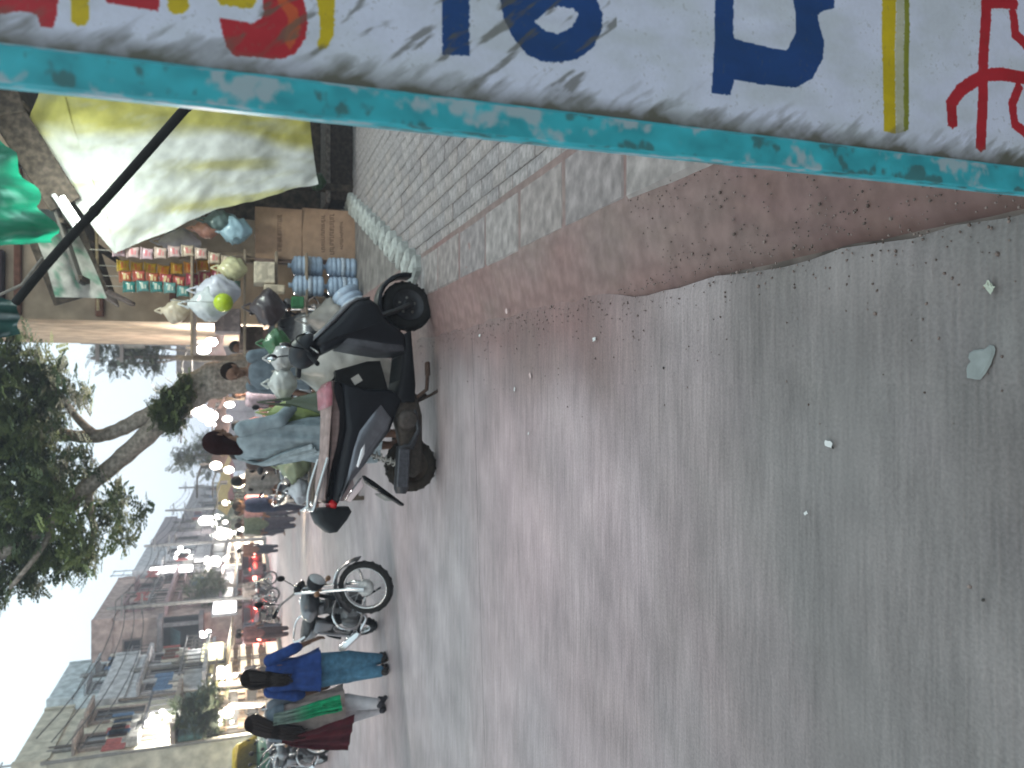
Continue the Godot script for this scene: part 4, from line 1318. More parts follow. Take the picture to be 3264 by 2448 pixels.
func ground() -> void:
	var st := S()
	box(st, Vector3(0, -0.55, -150), Vector3(700, 1.0, 700))
	setting(obj("ground", st, mat(Color(0.24, 0.20, 0.18), 0.95, 3, 0.4)))
	var tx := broomed_concrete()
	var m := StandardMaterial3D.new()
	m.vertex_color_use_as_albedo = true
	m.albedo_texture = tx[0]
	m.normal_enabled = true
	m.normal_texture = tx[1]
	m.normal_scale = 0.9
	m.roughness = 0.72
	m.uv1_triplanar = true
	m.uv1_world_triplanar = true
	m.uv1_scale = Vector3.ONE / 3.7
	var xs := [-30.0, -20.0, -14.0, -11.0, -9.0]
	var x := -7.5
	while x < 0.15:
		xs.append(x)
		x += 0.11
	xs.append_array([0.2, 0.3, 0.4])
	var joint := func(px: float) -> float: return -5.165 - 0.113 * clampf(px + 0.02, -6.0, 1.0)
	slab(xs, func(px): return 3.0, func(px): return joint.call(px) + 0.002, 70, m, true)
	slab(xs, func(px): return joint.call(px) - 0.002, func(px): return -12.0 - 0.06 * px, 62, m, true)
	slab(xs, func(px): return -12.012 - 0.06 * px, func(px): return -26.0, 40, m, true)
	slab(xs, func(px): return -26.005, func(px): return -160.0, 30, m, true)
	# trodden red earth between the road and the pavement
	st = S()
	st.set_smooth_group(0)
	var em := vmat(0.95, 1, 2.5)
	var fn := func(i: int, j: int) -> Vector3:
		var z := 2.0 - j * 0.09
		var px := 0.30 + i * 0.045
		return Vector3(px, lerpf(-0.016, -0.006, clampf((-2.4 - z) / 0.6, 0.0, 1.0)) + 0.010 * TINT.get_noise_2d(px * 60.0, z * 30.0) + 0.004 * TINT.get_noise_2d(px * 400.0, z * 300.0) - 0.05 * (1.0 if i < 2 else (0.4 if i < 3 else 0.0)) * clampf((z + 3.2) / 1.0, 0.0, 1.0) + 0.045 * clampf((px - 0.45) / 0.28, 0, 1), z)
	for j in 290:
		for i in 18:
			for q in [[0, 0], [1, 1], [1, 0], [0, 0], [0, 1], [1, 1]]:
				var v: Vector3 = fn.call(i + q[0], j + q[1])
				st.set_color(earth_color(v.x, v.z))
				st.add_vertex(v)
	setting(obj("earth_strip", st, em))
	# grit and clods along the earth strip and the broken slab edge
	st = S()
	ball(st, Vector3.ZERO, Vector3(0.012, 0.008, 0.010), 6)
	st.generate_normals()
	var grit := st.commit()
	var gm := vmat(0.95, 2, 5.0)
	grit.surface_set_material(0, gm)
	var mm := MultiMesh.new()
	mm.transform_format = MultiMesh.TRANSFORM_3D
	mm.use_colors = true
	mm.mesh = grit
	mm.instance_count = 2600
	for k in 2600:
		var z := -0.9 - pow(rng.randf(), 1.4) * 6.5
		var px := 0.38 + rng.randfn() * 0.06 if k < 900 else (0.72 + rng.randfn() * 0.05 if k < 1500 else (rng.randf_range(0.38, 0.76) if k < 2350 else 0.36 - absf(rng.randfn()) * 0.22))
		var y := -0.012 if px > 0.40 else 0.002
		if px > 0.45:
			y += 0.045 * clampf((px - 0.45) / 0.28, 0, 1)
		var sc := rng.randf_range(0.12, 0.4) if rng.randf() < 0.97 else rng.randf_range(0.4, 0.6)
		mm.set_instance_transform(k, Transform3D(Basis.from_euler(Vector3(rng.randf() * 3.0, rng.randf() * 6.0, 0)).scaled(Vector3.ONE * sc), Vector3(px, y, z)))
		var g := rng.randf_range(0.55, 1.35)
		mm.set_instance_color(k, Color(0.235, 0.19, 0.172) * g)
	var gi := MultiMeshInstance3D.new()
	gi.name = "grit"
	gi.multimesh = mm
	gi.set_meta("kind", "stuff")
	add_child(gi, true)
	tag(gi, "grit and small clods of earth strewn along the broken road edge", "grit")
	# pavement: bedding, edging slabs, interlocking pavers, whitewashed stones along its far end
	st = S()
	box(st, Vector3(8.6, -0.02, -8.0), Vector3(15.0, 0.06, 20.0))
	var pav := obj("pavement", st, mat(Color(0.235, 0.215, 0.20), 0.95, 2, 0.7))
	setting(pav)
	for k in 9:
		st = S()
		var L := 0.62
		box(st, Vector3(0.905 + rng.randf_range(-0.008, 0.008), 0.0 + rng.randf_range(-0.004, 0.004), -1.9 - k * (L + 0.012)), Vector3(0.352, 0.09, L), Basis(Vector3.UP, rng.randf_range(-0.012, 0.012)), 0.02)
		obj("edging_slab", st, mat([Color(0.30, 0.26, 0.245), Color(0.325, 0.29, 0.275), Color(0.28, 0.245, 0.238)][k % 3], 0.9, 2, 1.5), pav)
	var meshes := []
	for v in 3:
		st = S()
		box(st, Vector3.ZERO, Vector3(0.121, 0.06, 0.240), Basis.IDENTITY, 0.005)
		st.generate_normals()
		meshes.append(st.commit())
	var mats := []
	for c in [Color(0.315, 0.29, 0.285), Color(0.345, 0.315, 0.305), Color(0.285, 0.26, 0.255), Color(0.33, 0.295, 0.28)]:
		mats.append(mat(c, 0.85, 2, 3.0))
	var rest := S()
	var cells := []
	for i in 27:
		for j in 40:
			var px := 1.145 + i * 0.127
			var z := -2.2 - (j + (0.5 if i % 2 else 0.0)) * 0.246
			var lim := -6.7 - (px - 0.95) * 2.75      # far end runs off at a slant
			if z - 0.12 < lim or z > -2.2:
				continue
			# rank by how large it shows
			cells.append([Vector2(px * 0.9, z).length() + (6.0 if px > 1.05 - z * 0.11 + 0.5 else 0.0), Vector3(px, -0.008, z)])
	cells.sort_custom(func(a, b): return a[0] < b[0])
	for k in cells.size():
		var p: Vector3 = cells[k][1] + Vector3(0, rng.randf_range(-0.004, 0.004), 0)
		var b := Basis.from_euler(Vector3(rng.randf_range(-0.015, 0.015), rng.randf_range(-0.015, 0.015), rng.randf_range(-0.02, 0.02)))
		if k < 290:
			var o := MeshInstance3D.new()
			o.name = "paver"
			o.mesh = meshes[k % 3]
			o.material_override = mats[rng.randi() % 4]
			pav.add_child(o, true)
			o.transform = Transform3D(b, p)
		else:
			box(rest, p, Vector3(0.121, 0.06, 0.240), b, 0.006)
	var ro := obj("pavers", rest, mats[0], pav)
	ro.set_meta("kind", "stuff")
	for k in 17:
		var t := k / 16.0
		st = S()
		var c := Vector3(0.99, 0.05, -6.75).lerp(Vector3(2.75, 0.05, -11.75), t)
		box(st, c, Vector3(0.16, 0.12, 0.30), Basis(Vector3.UP, 0.34 + rng.randf_range(-0.08, 0.08)) * Basis(Vector3.RIGHT, rng.randf_range(-0.05, 0.05)), 0.025)
		obj("whitewashed_stone", st, mat(Color(0.44, 0.46, 0.43) * rng.randf_range(0.8, 1.05), 0.9, 2, 2.0), pav)

func litter() -> void:
	var L := [[Vector3(-0.16, 0, -1.72), 0.03, 0, "white paper scrap alone in the middle of the near concrete"], [Vector3(0.20, 0, -3.20), 0.035, 0, "white scrap on concrete level with the start of the crack"], [Vector3(0.43, 0, -4.42), 0.045, 1, "pinkish scrap beside the edge of the earth strip"], [Vector3(0.045, 0, -4.02), 0.04, 1, "pale pink wrapper lying beyond the white scrap"], [Vector3(-0.03, 0, -4.28), 0.028, 0, "thin pale stick of litter beside the pink wrapper"], [Vector3(0.32, 0, -4.98), 0.03, 0, "small white bit nearest the scooter's front wheel"], [Vector3(0.205, 0, -1.24), 0.03, 2, "pale green leaf bit near the signboard foot"], [Vector3(-0.36, 0, -1.81), 0.016, 0, "curled white thread of litter on ribbed concrete"], [Vector3(0.06, 0, -2.60), 0.018, 3, "dark pebble on the concrete near the crack"], [Vector3(-0.17, 0, -1.71), 0.012, 3, "dark pebble touching the lone white paper scrap"], [Vector3(0.05, 0, -1.27), 0.06, 4, "dried whitish splash of plaster on near concrete"], [Vector3(-0.46, 0, -1.26), 0.014, 3, "dark pebble at the near edge of the concrete"], [Vector3(-0.27, 0, -4.05), 0.02, 0, "tiny white flake on the middle of the concrete"]]
	var cols := [Color(0.62, 0.63, 0.62), Color(0.55, 0.42, 0.40), Color(0.42, 0.46, 0.38), Color(0.06, 0.055, 0.05), Color(0.235, 0.26, 0.255)]
	for l in L:
		var st := S()
		var s: float = l[1] * 0.48
		st.set_smooth_group(-1)
		if l[2] == 3:
			ball(st, Vector3(0, s * 0.25, 0), Vector3(s * 0.7, s * 0.35, s * 0.5), 8)
		elif l[2] == 4:
			var ring := [[], []]
			for q in 22:
				var t := TAU * q / 22
				var rad := s * (1.1 + 0.9 * TINT.get_noise_2d(cos(t) * 45.0, sin(t) * 45.0))
				ring[0].append(Vector3(cos(t) * rad * 1.25, 0.001, -sin(t) * rad * 0.8))
				ring[1].append(Vector3(cos(t) * rad * 1.05, 0.004, -sin(t) * rad * 0.66))
			rings(st, ring)
		else:
			var n := 5
			var g := []
			for j in n:
				for i in n:
					g.append(Vector3((i - 2) * s * 0.5 * rng.randf_range(0.7, 1.1), 0.006 + s * (0.02 if l[2] == 4 else 0.25) * rng.randf(), (j - 2) * s * 0.32 * rng.randf_range(0.7, 1.1)))
			for j in n - 1:
				for i in n - 1:
					quad(st, g[j * n + i], g[(j + 1) * n + i], g[(j + 1) * n + i + 1], g[j * n + i + 1])
		var name_: String = "pebble" if l[2] == 3 else ("plaster_splash" if l[2] == 4 else "paper_scrap")
		var o := obj(name_, st, mat(cols[l[2]], 0.8, 1, 4.0))
		o.position = l[0] + Vector3(0, 0.004, 0)
		o.rotation.y = rng.randf() * TAU
		tag(o, l[3], "pebble" if l[2] == 3 else "litter")

# ---------------------------------------------------------------- the painted board close by
func near_sign() -> void:
	var o := thing("signboard", "large white painted sheet board with red and blue lettering and scraped teal frame", "signboard", Vector3(0.37, 0, -1.0))
	var m := StandardMaterial3D.new()
	m.albedo_texture = sign_print()
	m.roughness = 0.5
	m.cull_mode = BaseMaterial3D.CULL_DISABLED
	var st := S()
	var w := 0.868
	var y0 := 0.076
	var y1 := 1.98
	st.set_smooth_group(-1)
	var nx := 14
	var ny := 30
	var f := func(i, j): return Vector3(w * i / nx, lerpf(y0, y1, float(j) / ny), 0.004 * EDGE.get_noise_2d(i * 25.0, j * 25.0) * (1.0 if i > 0 else 0.0))
	st.set_smooth_group(0)
	for j in ny:
		for i in nx:
			for q in [[0, 0], [1, 1], [1, 0], [0, 0], [0, 1], [1, 1]]:
				st.set_uv(Vector2(float(i + q[0]) / nx, 1.0 - float(j + q[1]) / ny))
				st.add_vertex(f.call(i + q[0], j + q[1]))
	obj("painted_sheet", st, m, o)
	st = S()
	box(st, Vector3(w / 2, (y0 + y1) / 2, -0.016), Vector3(w, y1 - y0, 0.016))
	obj("backing_board", st, mat(Color(0.16, 0.13, 0.11), 0.8, 2, 1.0), o)
	# angle-iron frame
	var tm := StandardMaterial3D.new()
	tm.albedo_texture = scraped_teal()
	tm.roughness = 0.45
	tm.cull_mode = BaseMaterial3D.CULL_DISABLED
	for s in [0, 1]:
		st = S()
		st.set_smooth_group(-1)
		var X: float = [-0.044, w - 0.002][s]
		var prof := [Vector2(X + 0.003, -0.016), Vector2(X, 0.004), Vector2(X + 0.004, 0.010), Vector2(X + 0.042, 0.010), Vector2(X + 0.047, 0.005), Vector2(X + 0.047, 0.0), Vector2(X + 0.040, -0.016)]
		var n := 24
		for j in n:
			var a := lerpf(0.0, 2.05, float(j) / n)
			var b := lerpf(0.0, 2.05, float(j + 1) / n)
			for i in prof.size():
				var p: Vector2 = prof[i]
				var r: Vector2 = prof[(i + 1) % prof.size()]
				var u0 := float(i) / prof.size()
				var u1 := float(i + 1) / prof.size()
				for q in [[p, a, u0], [r, b, u1], [r, a, u1], [p, a, u0], [p, b, u0], [r, b, u1]]:
					st.set_uv(Vector2(q[2], 1.0 - q[1] / 2.05))
					st.add_vertex(Vector3(q[0].x, q[1], q[0].y))
		obj("frame_upright", st, tm, o)
	for y in [0.055, 2.0]:
		st = S()
		box(st, Vector3(w / 2, y, -0.004), Vector3(w - 0.006, 0.042, 0.02), Basis.IDENTITY, 0.005)
		obj("frame_rail", st, mat(Color(0.02, 0.25, 0.30), 0.5, 3, 3.0), o)

# ---------------------------------------------------------------- stall on the right
func sheet(a: Array, b: Array, n: int, m: int, wave: Callable, col: Callable) -> SurfaceTool:
	# cloth between two edge curves (lists of points, same length)
	var st := S()
	st.set_smooth_group(0)
	var ca := curve(a, n)
	var cb := curve(b, n)
	var P := []
	for i in ca.size():
		var row := []
		for j in m + 1:
			var t := float(j) / m
			var p: Vector3 = (ca[i] as Vector3).lerp(cb[i], t)
			row.append(p + wave.call(float(i) / (ca.size() - 1), t, p))
		P.append(row)
	for i in ca.size() - 1:
		for j in m:
			for q in [[0, 0], [1, 1], [1, 0], [0, 0], [0, 1], [1, 1]]:
				var v: Vector3 = P[i + q[0]][j + q[1]]
				st.set_color(col.call(v))
				st.add_vertex(v)
	return st

func plastic_bag(called: String, label: String, at: Vector3, s: Vector3, c: Color, seed_: int, cat := "plastic bag", grp := "") -> Node3D:
	var o := thing(called, label, cat, at, 0.0, grp)
	var st := S()
	st.set_smooth_group(0)
	var n := fnl(seed_, 1.6, 4)
	var rs := []
	for i in 13:
		var t := i / 12.0
		var rad := sin(PI * clampf(t * 0.86 + 0.06, 0, 1)) * (1.0 if t < 0.7 else lerpf(1.0, 0.55, (t - 0.7) / 0.3))
		var ring := []
		for j in 20:
			var a := TAU * j / 20
			var w := 1.0 + 0.55 * n.get_noise_3d(cos(a) * 1.4, t * 2.2, sin(a) * 1.4)
			ring.append(Vector3(cos(a) * rad * w * s.x, t * s.y, -sin(a) * rad * w * s.z))
		rs.append(ring)
	rings(st, rs)
	var m: StandardMaterial3D = mat(c, 0.28, 1, 2.0).duplicate()
	m.backlight_enabled = true
	m.backlight = c.linear_to_srgb() * 0.5
	obj("bag", st, m, o)
	st = S()
	for sx in [-1, 1]:
		tube(st, curve([Vector3(0.22 * s.x * sx, s.y * 0.96, 0), Vector3(0.12 * s.x * sx, s.y * 1.10, 0.01), Vector3(0, s.y * 1.22, 0.0)], 4), [0.02, 0.018, 0.015, 0.012, 0.010, 0.009, 0.008, 0.007, 0.006], 6)
	obj("handle", st, m, o)
	return o

func water_can(label: String) -> Node3D:
	var o := thing("water_can", label, "water can", Vector3.ZERO, 0.0, "blue water cans beside the cartons")
	var st := S()
	var pr := [Vector2(0.0, 0.001), Vector2(0.0, 0.115), Vector2(0.012, 0.13)]
	for k in 5:
		var y := 0.03 + k * 0.062
		pr.append_array([Vector2(y, 0.136), Vector2(y + 0.034, 0.136), Vector2(y + 0.042, 0.126), Vector2(y + 0.054, 0.126)])
	pr.append_array([Vector2(0.345, 0.135), Vector2(0.37, 0.12), Vector2(0.395, 0.07), Vector2(0.405, 0.03), Vector2(0.43, 0.028), Vector2(0.43, 0.001)])
	lathe(st, pr, Vector3.ZERO, Vector3.UP, 24)
	var m: StandardMaterial3D = mat(Color(0.48, 0.60, 0.74), 0.15, 1, 2.0).duplicate()
	m.backlight_enabled = true
	m.backlight = Color(0.4, 0.5, 0.6)
	obj("can", st, m, o)
	st = S()
	lathe(st, [Vector2(0.15, 0.128), Vector2(0.15, 0.138), Vector2(0.205, 0.138), Vector2(0.205, 0.128)], Vector3.ZERO, Vector3.UP, 24)
	obj("label_band", st, mat(Color(0.55, 0.62, 0.70), 0.5, 2, 4.0), o)
	st = S()
	lathe(st, [Vector2(0.425, 0.034), Vector2(0.447, 0.033), Vector2(0.449, 0.001)], Vector3.ZERO, Vector3.UP, 16)
	obj("cap", st, mat(Color(0.5, 0.6, 0.7), 0.4, 0), o)
	return o

func stall() -> void:
	# tarpaulin side, timber eave board, posts, tube light
	var o := thing("market_stall", "timber framed stall hung with a white and yellow tarpaulin on its side", "stall", Vector3(0, 0, 0))
	var fold := fnl(41, 0.5, 4)
	var wave := func(u: float, t: float, p: Vector3) -> Vector3:
		return Vector3(0.05 * fold.get_noise_2d(p.y * 2.2, 3.0) * (1.0 - t), 0, 0.06 * sin(p.x * 5.0 + p.y * 3.2 + 2.0 * fold.get_noise_2d(p.x, p.y)) * (0.3 + 0.7 * u) + 0.09 * fold.get_noise_2d(p.x * 3.0 + p.y * 3.0, p.y * 1.4 - p.x * 1.2))
	var bands := fnl(42, 0.6, 3)
	var col := func(p: Vector3) -> Color:
		var c := Color(0.74, 0.76, 0.72)
		var y := clampf((p.x - 2.96 + 0.25 * bands.get_noise_2d(p.x, p.y * 0.6)) * 5.0, 0, 1)
		y = maxf(y, clampf(bands.get_noise_2d(p.x * 4.0 + p.y * 0.6, p.y * 0.45) * 2.6 - 0.35 + clampf((1.9 - p.y) * 0.25, -0.2, 0.2), 0, 0.75))
		c = c.lerp(Color(0.52, 0.48, 0.13), y)
		return c.lerp(Color(0.50, 0.50, 0.34), clampf(bands.get_noise_2d(p.x * 9.0, p.y * 1.2) * 1.6 - 0.3, 0, 0.6))
	var st := sheet([Vector3(1.58, 2.93, -10.5), Vector3(1.86, 2.35, -10.5), Vector3(2.22, 1.74, -10.5), Vector3(2.40, 1.12, -10.5), Vector3(2.58, 0.55, -10.5)], [Vector3(4.5, 3.9, -10.5), Vector3(4.5, 3.0, -10.5), Vector3(4.5, 2.2, -10.5), Vector3(4.5, 1.5, -10.5), Vector3(4.5, 0.80, -10.5)], 10, 60, wave, col)
	var tm := vmat(0.55, 1, 1.0)
	tm.backlight_enabled = true
	tm.backlight = Color(0.75, 0.75, 0.62)
	obj("tarpaulin", st, tm, o)
	st = sheet([Vector3(1.58, 2.94, -10.5), Vector3(2.13, 3.33, -10.5), Vector3(2.5, 3.55, -10.5), Vector3(3.0, 3.84, -10.5), Vector3(3.6, 3.72, -10.5), Vector3(4.5, 3.92, -10.5)], [Vector3(1.58, 2.91, -10.5), Vector3(2.13, 3.05, -10.48), Vector3(2.5, 3.2, -10.48), Vector3(3.0, 3.36, -10.48), Vector3(3.6, 3.5, -10.48), Vector3(4.5, 3.72, -10.48)], 6, 10, wave, col)
	obj("tarpaulin_top", st, tm, o)
	var wood := mat(Color(0.085, 0.065, 0.05), 0.85, 3, 1.2)
	st = S()
	bar(st, Vector3(4.6, 4.45, -10.3), Vector3(3.05, 4.02, -10.3), 0.06, 0.40, 0.01)
	bar(st, Vector3(3.15, 4.05, -10.33), Vector3(2.08, 3.42, -10.33), 0.06, 0.36, 0.01)
	obj("eave_board", st, wood, o)
	for x in [2.72, 4.55]:
		st = S()
		bar(st, Vector3(x, 0.0, -11.15), Vector3(x, 4.2, -11.15), 0.11, 0.11, 0.012)
		obj("post", st, wood, o)
	st = S()
	for i in 6:
		bar(st, Vector3(1.25 + i * 0.66, 3.1 + i * 0.2, -13.6), Vector3(1.25 + i * 0.66, 3.3 + i * 0.2, -10.4), 0.06, 0.08, 0.008)
	obj("rafters", st, wood, o)
	st = S()
	bar(st, Vector3(1.2, 3.30, -12.0), Vector3(4.7, 4.36, -12.0), 3.2, 0.03)
	obj("roof_sheet", st, mat(Color(0.12, 0.11, 0.10), 0.8, 2, 0.8), o)
	st = S()
	box(st, Vector3(3.3, 0.36, -11.45), Vector3(1.6, 0.07, 0.7), Basis.IDENTITY, 0.01)
	var ct := obj("plank_counter", st, mat(Color(0.20, 0.17, 0.15), 0.8, 3, 1.6), o)
	st = S()
	box(st, Vector3(3.3, 0.17, -11.4), Vector3(1.5, 0.33, 0.55), Basis.IDENTITY, 0.01)
	obj("counter_base", st, mat(Color(0.06, 0.045, 0.038), 0.9, 3, 1.6), ct)
	st = S()
	box(st, Vector3(3.6, 1.6, -12.6), Vector3(2.2, 3.2, 0.08))
	obj("back_wall", st, mat(Color(0.10, 0.075, 0.055), 0.9, 3, 0.9), o)
	# green awning cloth above the eave
	var g := thing("awning_cloth", "green cloth awning bunched above the stall's timber eave", "awning", Vector3.ZERO)
	var gw := func(u: float, t: float, p: Vector3) -> Vector3: return Vector3(0, 0.06 * sin(p.x * 17.0), 0.09 * sin(p.x * 21.0 + t * 3.0) + 0.12 * fold.get_noise_2d(p.x * 4.0, p.y * 4.0))
	st = sheet([Vector3(1.55, 3.40, -9.9), Vector3(2.0, 3.58, -9.9), Vector3(2.5, 3.85, -9.9), Vector3(3.2, 4.2, -9.9), Vector3(4.5, 4.6, -9.9)], [Vector3(1.5, 4.9, -10.6), Vector3(2.0, 5.0, -10.6), Vector3(2.5, 5.1, -10.6), Vector3(3.2, 5.2, -10.6), Vector3(4.5, 5.3, -10.6)], 10, 22, gw, func(p): return Color(0.006, 0.17, 0.095).lerp(Color(0.16, 0.42, 0.33), clampf(fold.get_noise_2d(p.x * 14.0, p.y * 3.0) * 3.0 - 0.7, 0, 1)))
	obj("cloth", st, vmat(0.4, 1, 1.0), g)
	# painted strip board between eave and wall
	var sb := thing("shop_board", "pale shop board streaked with green paint under the green awning", "signboard", Vector3.ZERO)
	st = sheet([Vector3(1.05, 3.05, -10.75), Vector3(1.5, 3.22, -10.75), Vector3(2.1, 3.5, -10.75)], [Vector3(1.05, 3.62, -10.8), Vector3(1.5, 3.74, -10.8), Vector3(2.1, 3.95, -10.8)], 10, 12, func(u, t, p): return Vector3.ZERO, func(p): return Color(0.45, 0.44, 0.40).lerp(Color(0.05, 0.25, 0.15), clampf(fold.get_noise_2d(p.x * 7.0, p.y * 9.0) * 2.4 - 0.2, 0, 0.8)))
	obj("face", st, vmat(0.6, 2, 1.0), sb)
	st = S()
	bar(st, Vector3(1.05, 3.34, -10.83), Vector3(2.1, 3.72, -10.83), 0.04, 0.62, 0.01)
	obj("backing", st, wood, sb)
	var tl := thing("tube_light", "short lit white tube light at the end of the eave board", "lamp", Vector3(2.0, 3.37, -10.24), 0.0)
	tl.rotation.z = 0.55
	st = S()
	lathe(st, [Vector2(-0.16, 0.001), Vector2(-0.16, 0.03), Vector2(0.16, 0.03), Vector2(0.16, 0.001)], Vector3(0, -0.02, 0.03), Vector3.RIGHT, 12)
	obj("tube", st, glow(Color(0.95, 1.0, 0.95), 3.5), tl)
	st = S()
	box(st, Vector3(0, 0.045, 0.0), Vector3(0.46, 0.05, 0.05), Basis.IDENTITY, 0.008)
	obj("batten", st, mat(Color(0.5, 0.5, 0.5), 0.5, 2, 1.0), tl)
	var l := OmniLight3D.new()
	l.light_color = Color(0.95, 1.0, 0.96)
	l.light_energy = 1.8
	l.omni_range = 40
	l.omni_attenuation = 2.0
	l.light_size = 0.15
	l.shadow_enabled = true
	tl.add_child(l)
	l.position = Vector3(0.1, -0.15, 0.75)
	# slanting pole that props the awning
	var pole := thing("bamboo_pole", "dark slanting pole propped across the stall front", "pole", Vector3(2.05, 1.72, -6.6))
	st = S()
	var pp := []
	for k in 25:
		pp.append(Vector3(1.82, -1.72, 2.06).lerp(Vector3(-1.42, 1.44, -0.44), k / 24.0) + Vector3(0.008 * sin(k * 0.9), 0.01 * sin(k * 0.7), 0))
	tube(st, pp, 0.034, 9)
	for k in [4, 9, 14, 19]:
		tube(st, [pp[k], (pp[k] as Vector3).lerp(pp[k + 1], 0.2)], 0.038, 9)
	obj("cane", st, mat(Color(0.010, 0.010, 0.009), 0.8, 2, 4.0), pole)
	st = S()
	tube(st, [pp[-3] + Vector3(0.05, 0.02, 0.03), pp[-3] + Vector3(-0.16, 0.16, 0.02), pp[-3] + Vector3(-0.3, 0.42, 0.0)], 0.012, 6)
	obj("rope", st, mat(Color(0.30, 0.28, 0.24), 0.9, 2, 4.0), pole)
	# green strip of netting that hangs from above
	var gs := thing("hanging_net_strip", "dark green plastic strip hanging against the sky beside the tan building", "cloth", Vector3.ZERO)
	st = sheet([Vector3(0.36, 5.3, -7.9), Vector3(0.36, 4.2, -7.9), Vector3(0.38, 3.6, -7.9), Vector3(0.44, 3.33, -7.9)], [Vector3(0.80, 5.3, -8.05), Vector3(0.80, 4.2, -8.05), Vector3(0.78, 3.62, -8.0), Vector3(0.72, 3.36, -8.0)], 8, 14, func(u, t, p): return Vector3(0, 0, 0.05 * sin(p.x * 40.0)), func(p): return Color(0.01, 0.06, 0.05).lerp(Color(0.42, 0.5, 0.5), clampf(fold.get_noise_2d(p.x * 25.0, p.y * 2.0) * 4.0 - 1.0, 0, 1)))
	obj("strip", st, vmat(0.5, 2, 1.0), gs)
	# cartons
	for k in 2:
		var c := thing("carton", ["brown cardboard carton with three lines of print, bottom of the stack", "brown cardboard carton with one line of print, on top of the stack"][k], "carton", Vector3(2.02, 0.0 + 0.72 * k, -11.2), 0.06 - 0.1 * k)
		var s := Vector3(0.70, 0.715, 0.45) if k == 0 else Vector3(0.68, 0.60, 0.44)
		st = S()
		var cm := StandardMaterial3D.new()
		cm.albedo_texture = carton_print([[40, 90, 220, 18], [30, 130, 235, 22], [60, 180, 200, 14]] if k == 0 else [[40, 120, 220, 26]], 60 + k)
		cm.roughness = 0.9
		st.set_smooth_group(-1)
		var h := s * 0.5
		for q in [[-1, -1], [1, 1], [1, -1], [-1, -1], [-1, 1], [1, 1]]:
			st.set_uv(Vector2(0.5 + 0.5 * q[0], 0.5 - 0.5 * q[1]))
			st.add_vertex(Vector3(h.x * q[0], h.y + h.y * q[1], h.z + 0.002))
		obj("printed_face", st, cm, c)
		st = S()
		box(st, Vector3(0, h.y, 0), s - Vector3(0, 0.004, 0), Basis.IDENTITY, 0.008)
		obj("box", st, mat(Color(0.30, 0.19, 0.125), 0.9, 2, 1.0), c)
		st = S()
		box(st, Vector3(0, s.y + 0.001, 0), Vector3(0.06, 0.004, s.z * 0.98))
		obj("tape", st, mat(Color(0.26, 0.15, 0.07), 0.3, 0), c)
	# cans: two columns of two, and one lying in front
	var can0 := water_can("pale blue ridged water can, lower one beside the cartons")
	can0.position = Vector3(1.58, 0.01, -10.9)
	dup(can0, Vector3(1.58, 0.46, -10.9), 0.4, "pale blue ridged water can, upper one beside the cartons")
	dup(can0, Vector3(1.30, 0.01, -10.75), 0.9, "pale blue ridged water can, lower one of the left column")
	dup(can0, Vector3(1.30, 0.46, -10.75), 0.2, "pale blue ridged water can, upper one of the left column")
	var lying := dup(can0, Vector3(1.16, 0.145, -10.3), 0.0, "bright blue water can lying on its side with its neck to the left")
	lying.rotation = Vector3(0, 0.35, PI / 2 + 0.5)
	lying.position = Vector3(1.20, 0.24, -10.35)
	lying.scale = Vector3.ONE * 1.35
	# sachet strips
	var strips := [["pink", Color(0.58, 0.40, 0.43), 1.62, 2.97, -10.62], ["yellow", Color(0.58, 0.36, 0.02), 1.47, 2.96, -10.9], ["red and orange", Color(0.42, 0.11, 0.05), 1.34, 2.93, -10.86], ["teal green", Color(0.03, 0.19, 0.17), 1.21, 2.88, -10.82]]
	for k in 4:
		var s: Array = strips[k]
		var o2 := thing("sachet_strip", "hanging strip of %s sachets, %s in the row" % [s[0], ["rightmost", "second from the right", "third from the right", "leftmost"][k]], "sachets", Vector3(s[2], s[3], s[4]), 0.0, "strips of sachets hung at the stall")
		st = S()
		for i in 9:
			st = S()
			var y := -0.155 * (i + 0.5)
			shell(st, V([-0.07, y - 0.066, 0.0, y - 0.06, 0.07, y - 0.066, 0.064, y, 0.07, y + 0.06, 0.0, y + 0.066, -0.07, y + 0.06, -0.064, y]), [Vector2(-0.012, 0.03), Vector2(-0.002, 0.0), Vector2(0.010, 0.014), Vector2(0.018, 0.034)], 0.012 + 0.012 * sin(i * 2.3))
			box(st, Vector3(0, y + 0.072, 0.012), Vector3(0.15, 0.014, 0.006))
			var cc: Color = (s[1] as Color).lerp([Color(0.6, 0.5, 0.3), Color(0.55, 0.16, 0.01), Color(0.4, 0.02, 0.10), Color(0.25, 0.4, 0.38)][k], clampf(0.12 * i - 0.2 + 0.3 * (i % 2), 0, 0.7))
			var sa := obj("sachet", st, mat(cc, 0.25, 1, 3.0), o2)
			sa.rotation.z = 0.05 * sin(i * 5.3 + k)
			sa.position.x = 0.008 * sin(i * 3.1 + k * 2.0)
			st = S()
			box(st, Vector3(0.004, y + 0.015, 0.031 + 0.012 * sin(i * 2.3)), Vector3(0.075, 0.03, 0.003), Basis(Vector3.BACK, 0.2 * sin(i * 1.7)))
			box(st, Vector3(-0.008, y - 0.022, 0.0305 + 0.012 * sin(i * 2.3)), Vector3(0.05, 0.014, 0.003))
			var pr := obj("print", st, mat(cc.lerp([Color(0.5, 0.08, 0.1), Color(0.45, 0.05, 0.02), Color(0.65, 0.6, 0.3), Color(0.6, 0.6, 0.5)][k], 0.7), 0.4, 0), sa)
			pr.set_meta("kind", "stuff")
		st = S()
		tube(st, [Vector3(0, 0.25, 0), Vector3(0, -1.4, 0)], 0.005, 5)
		obj("string", st, mat(Color(0.3, 0.28, 0.25), 0.9, 0), o2)
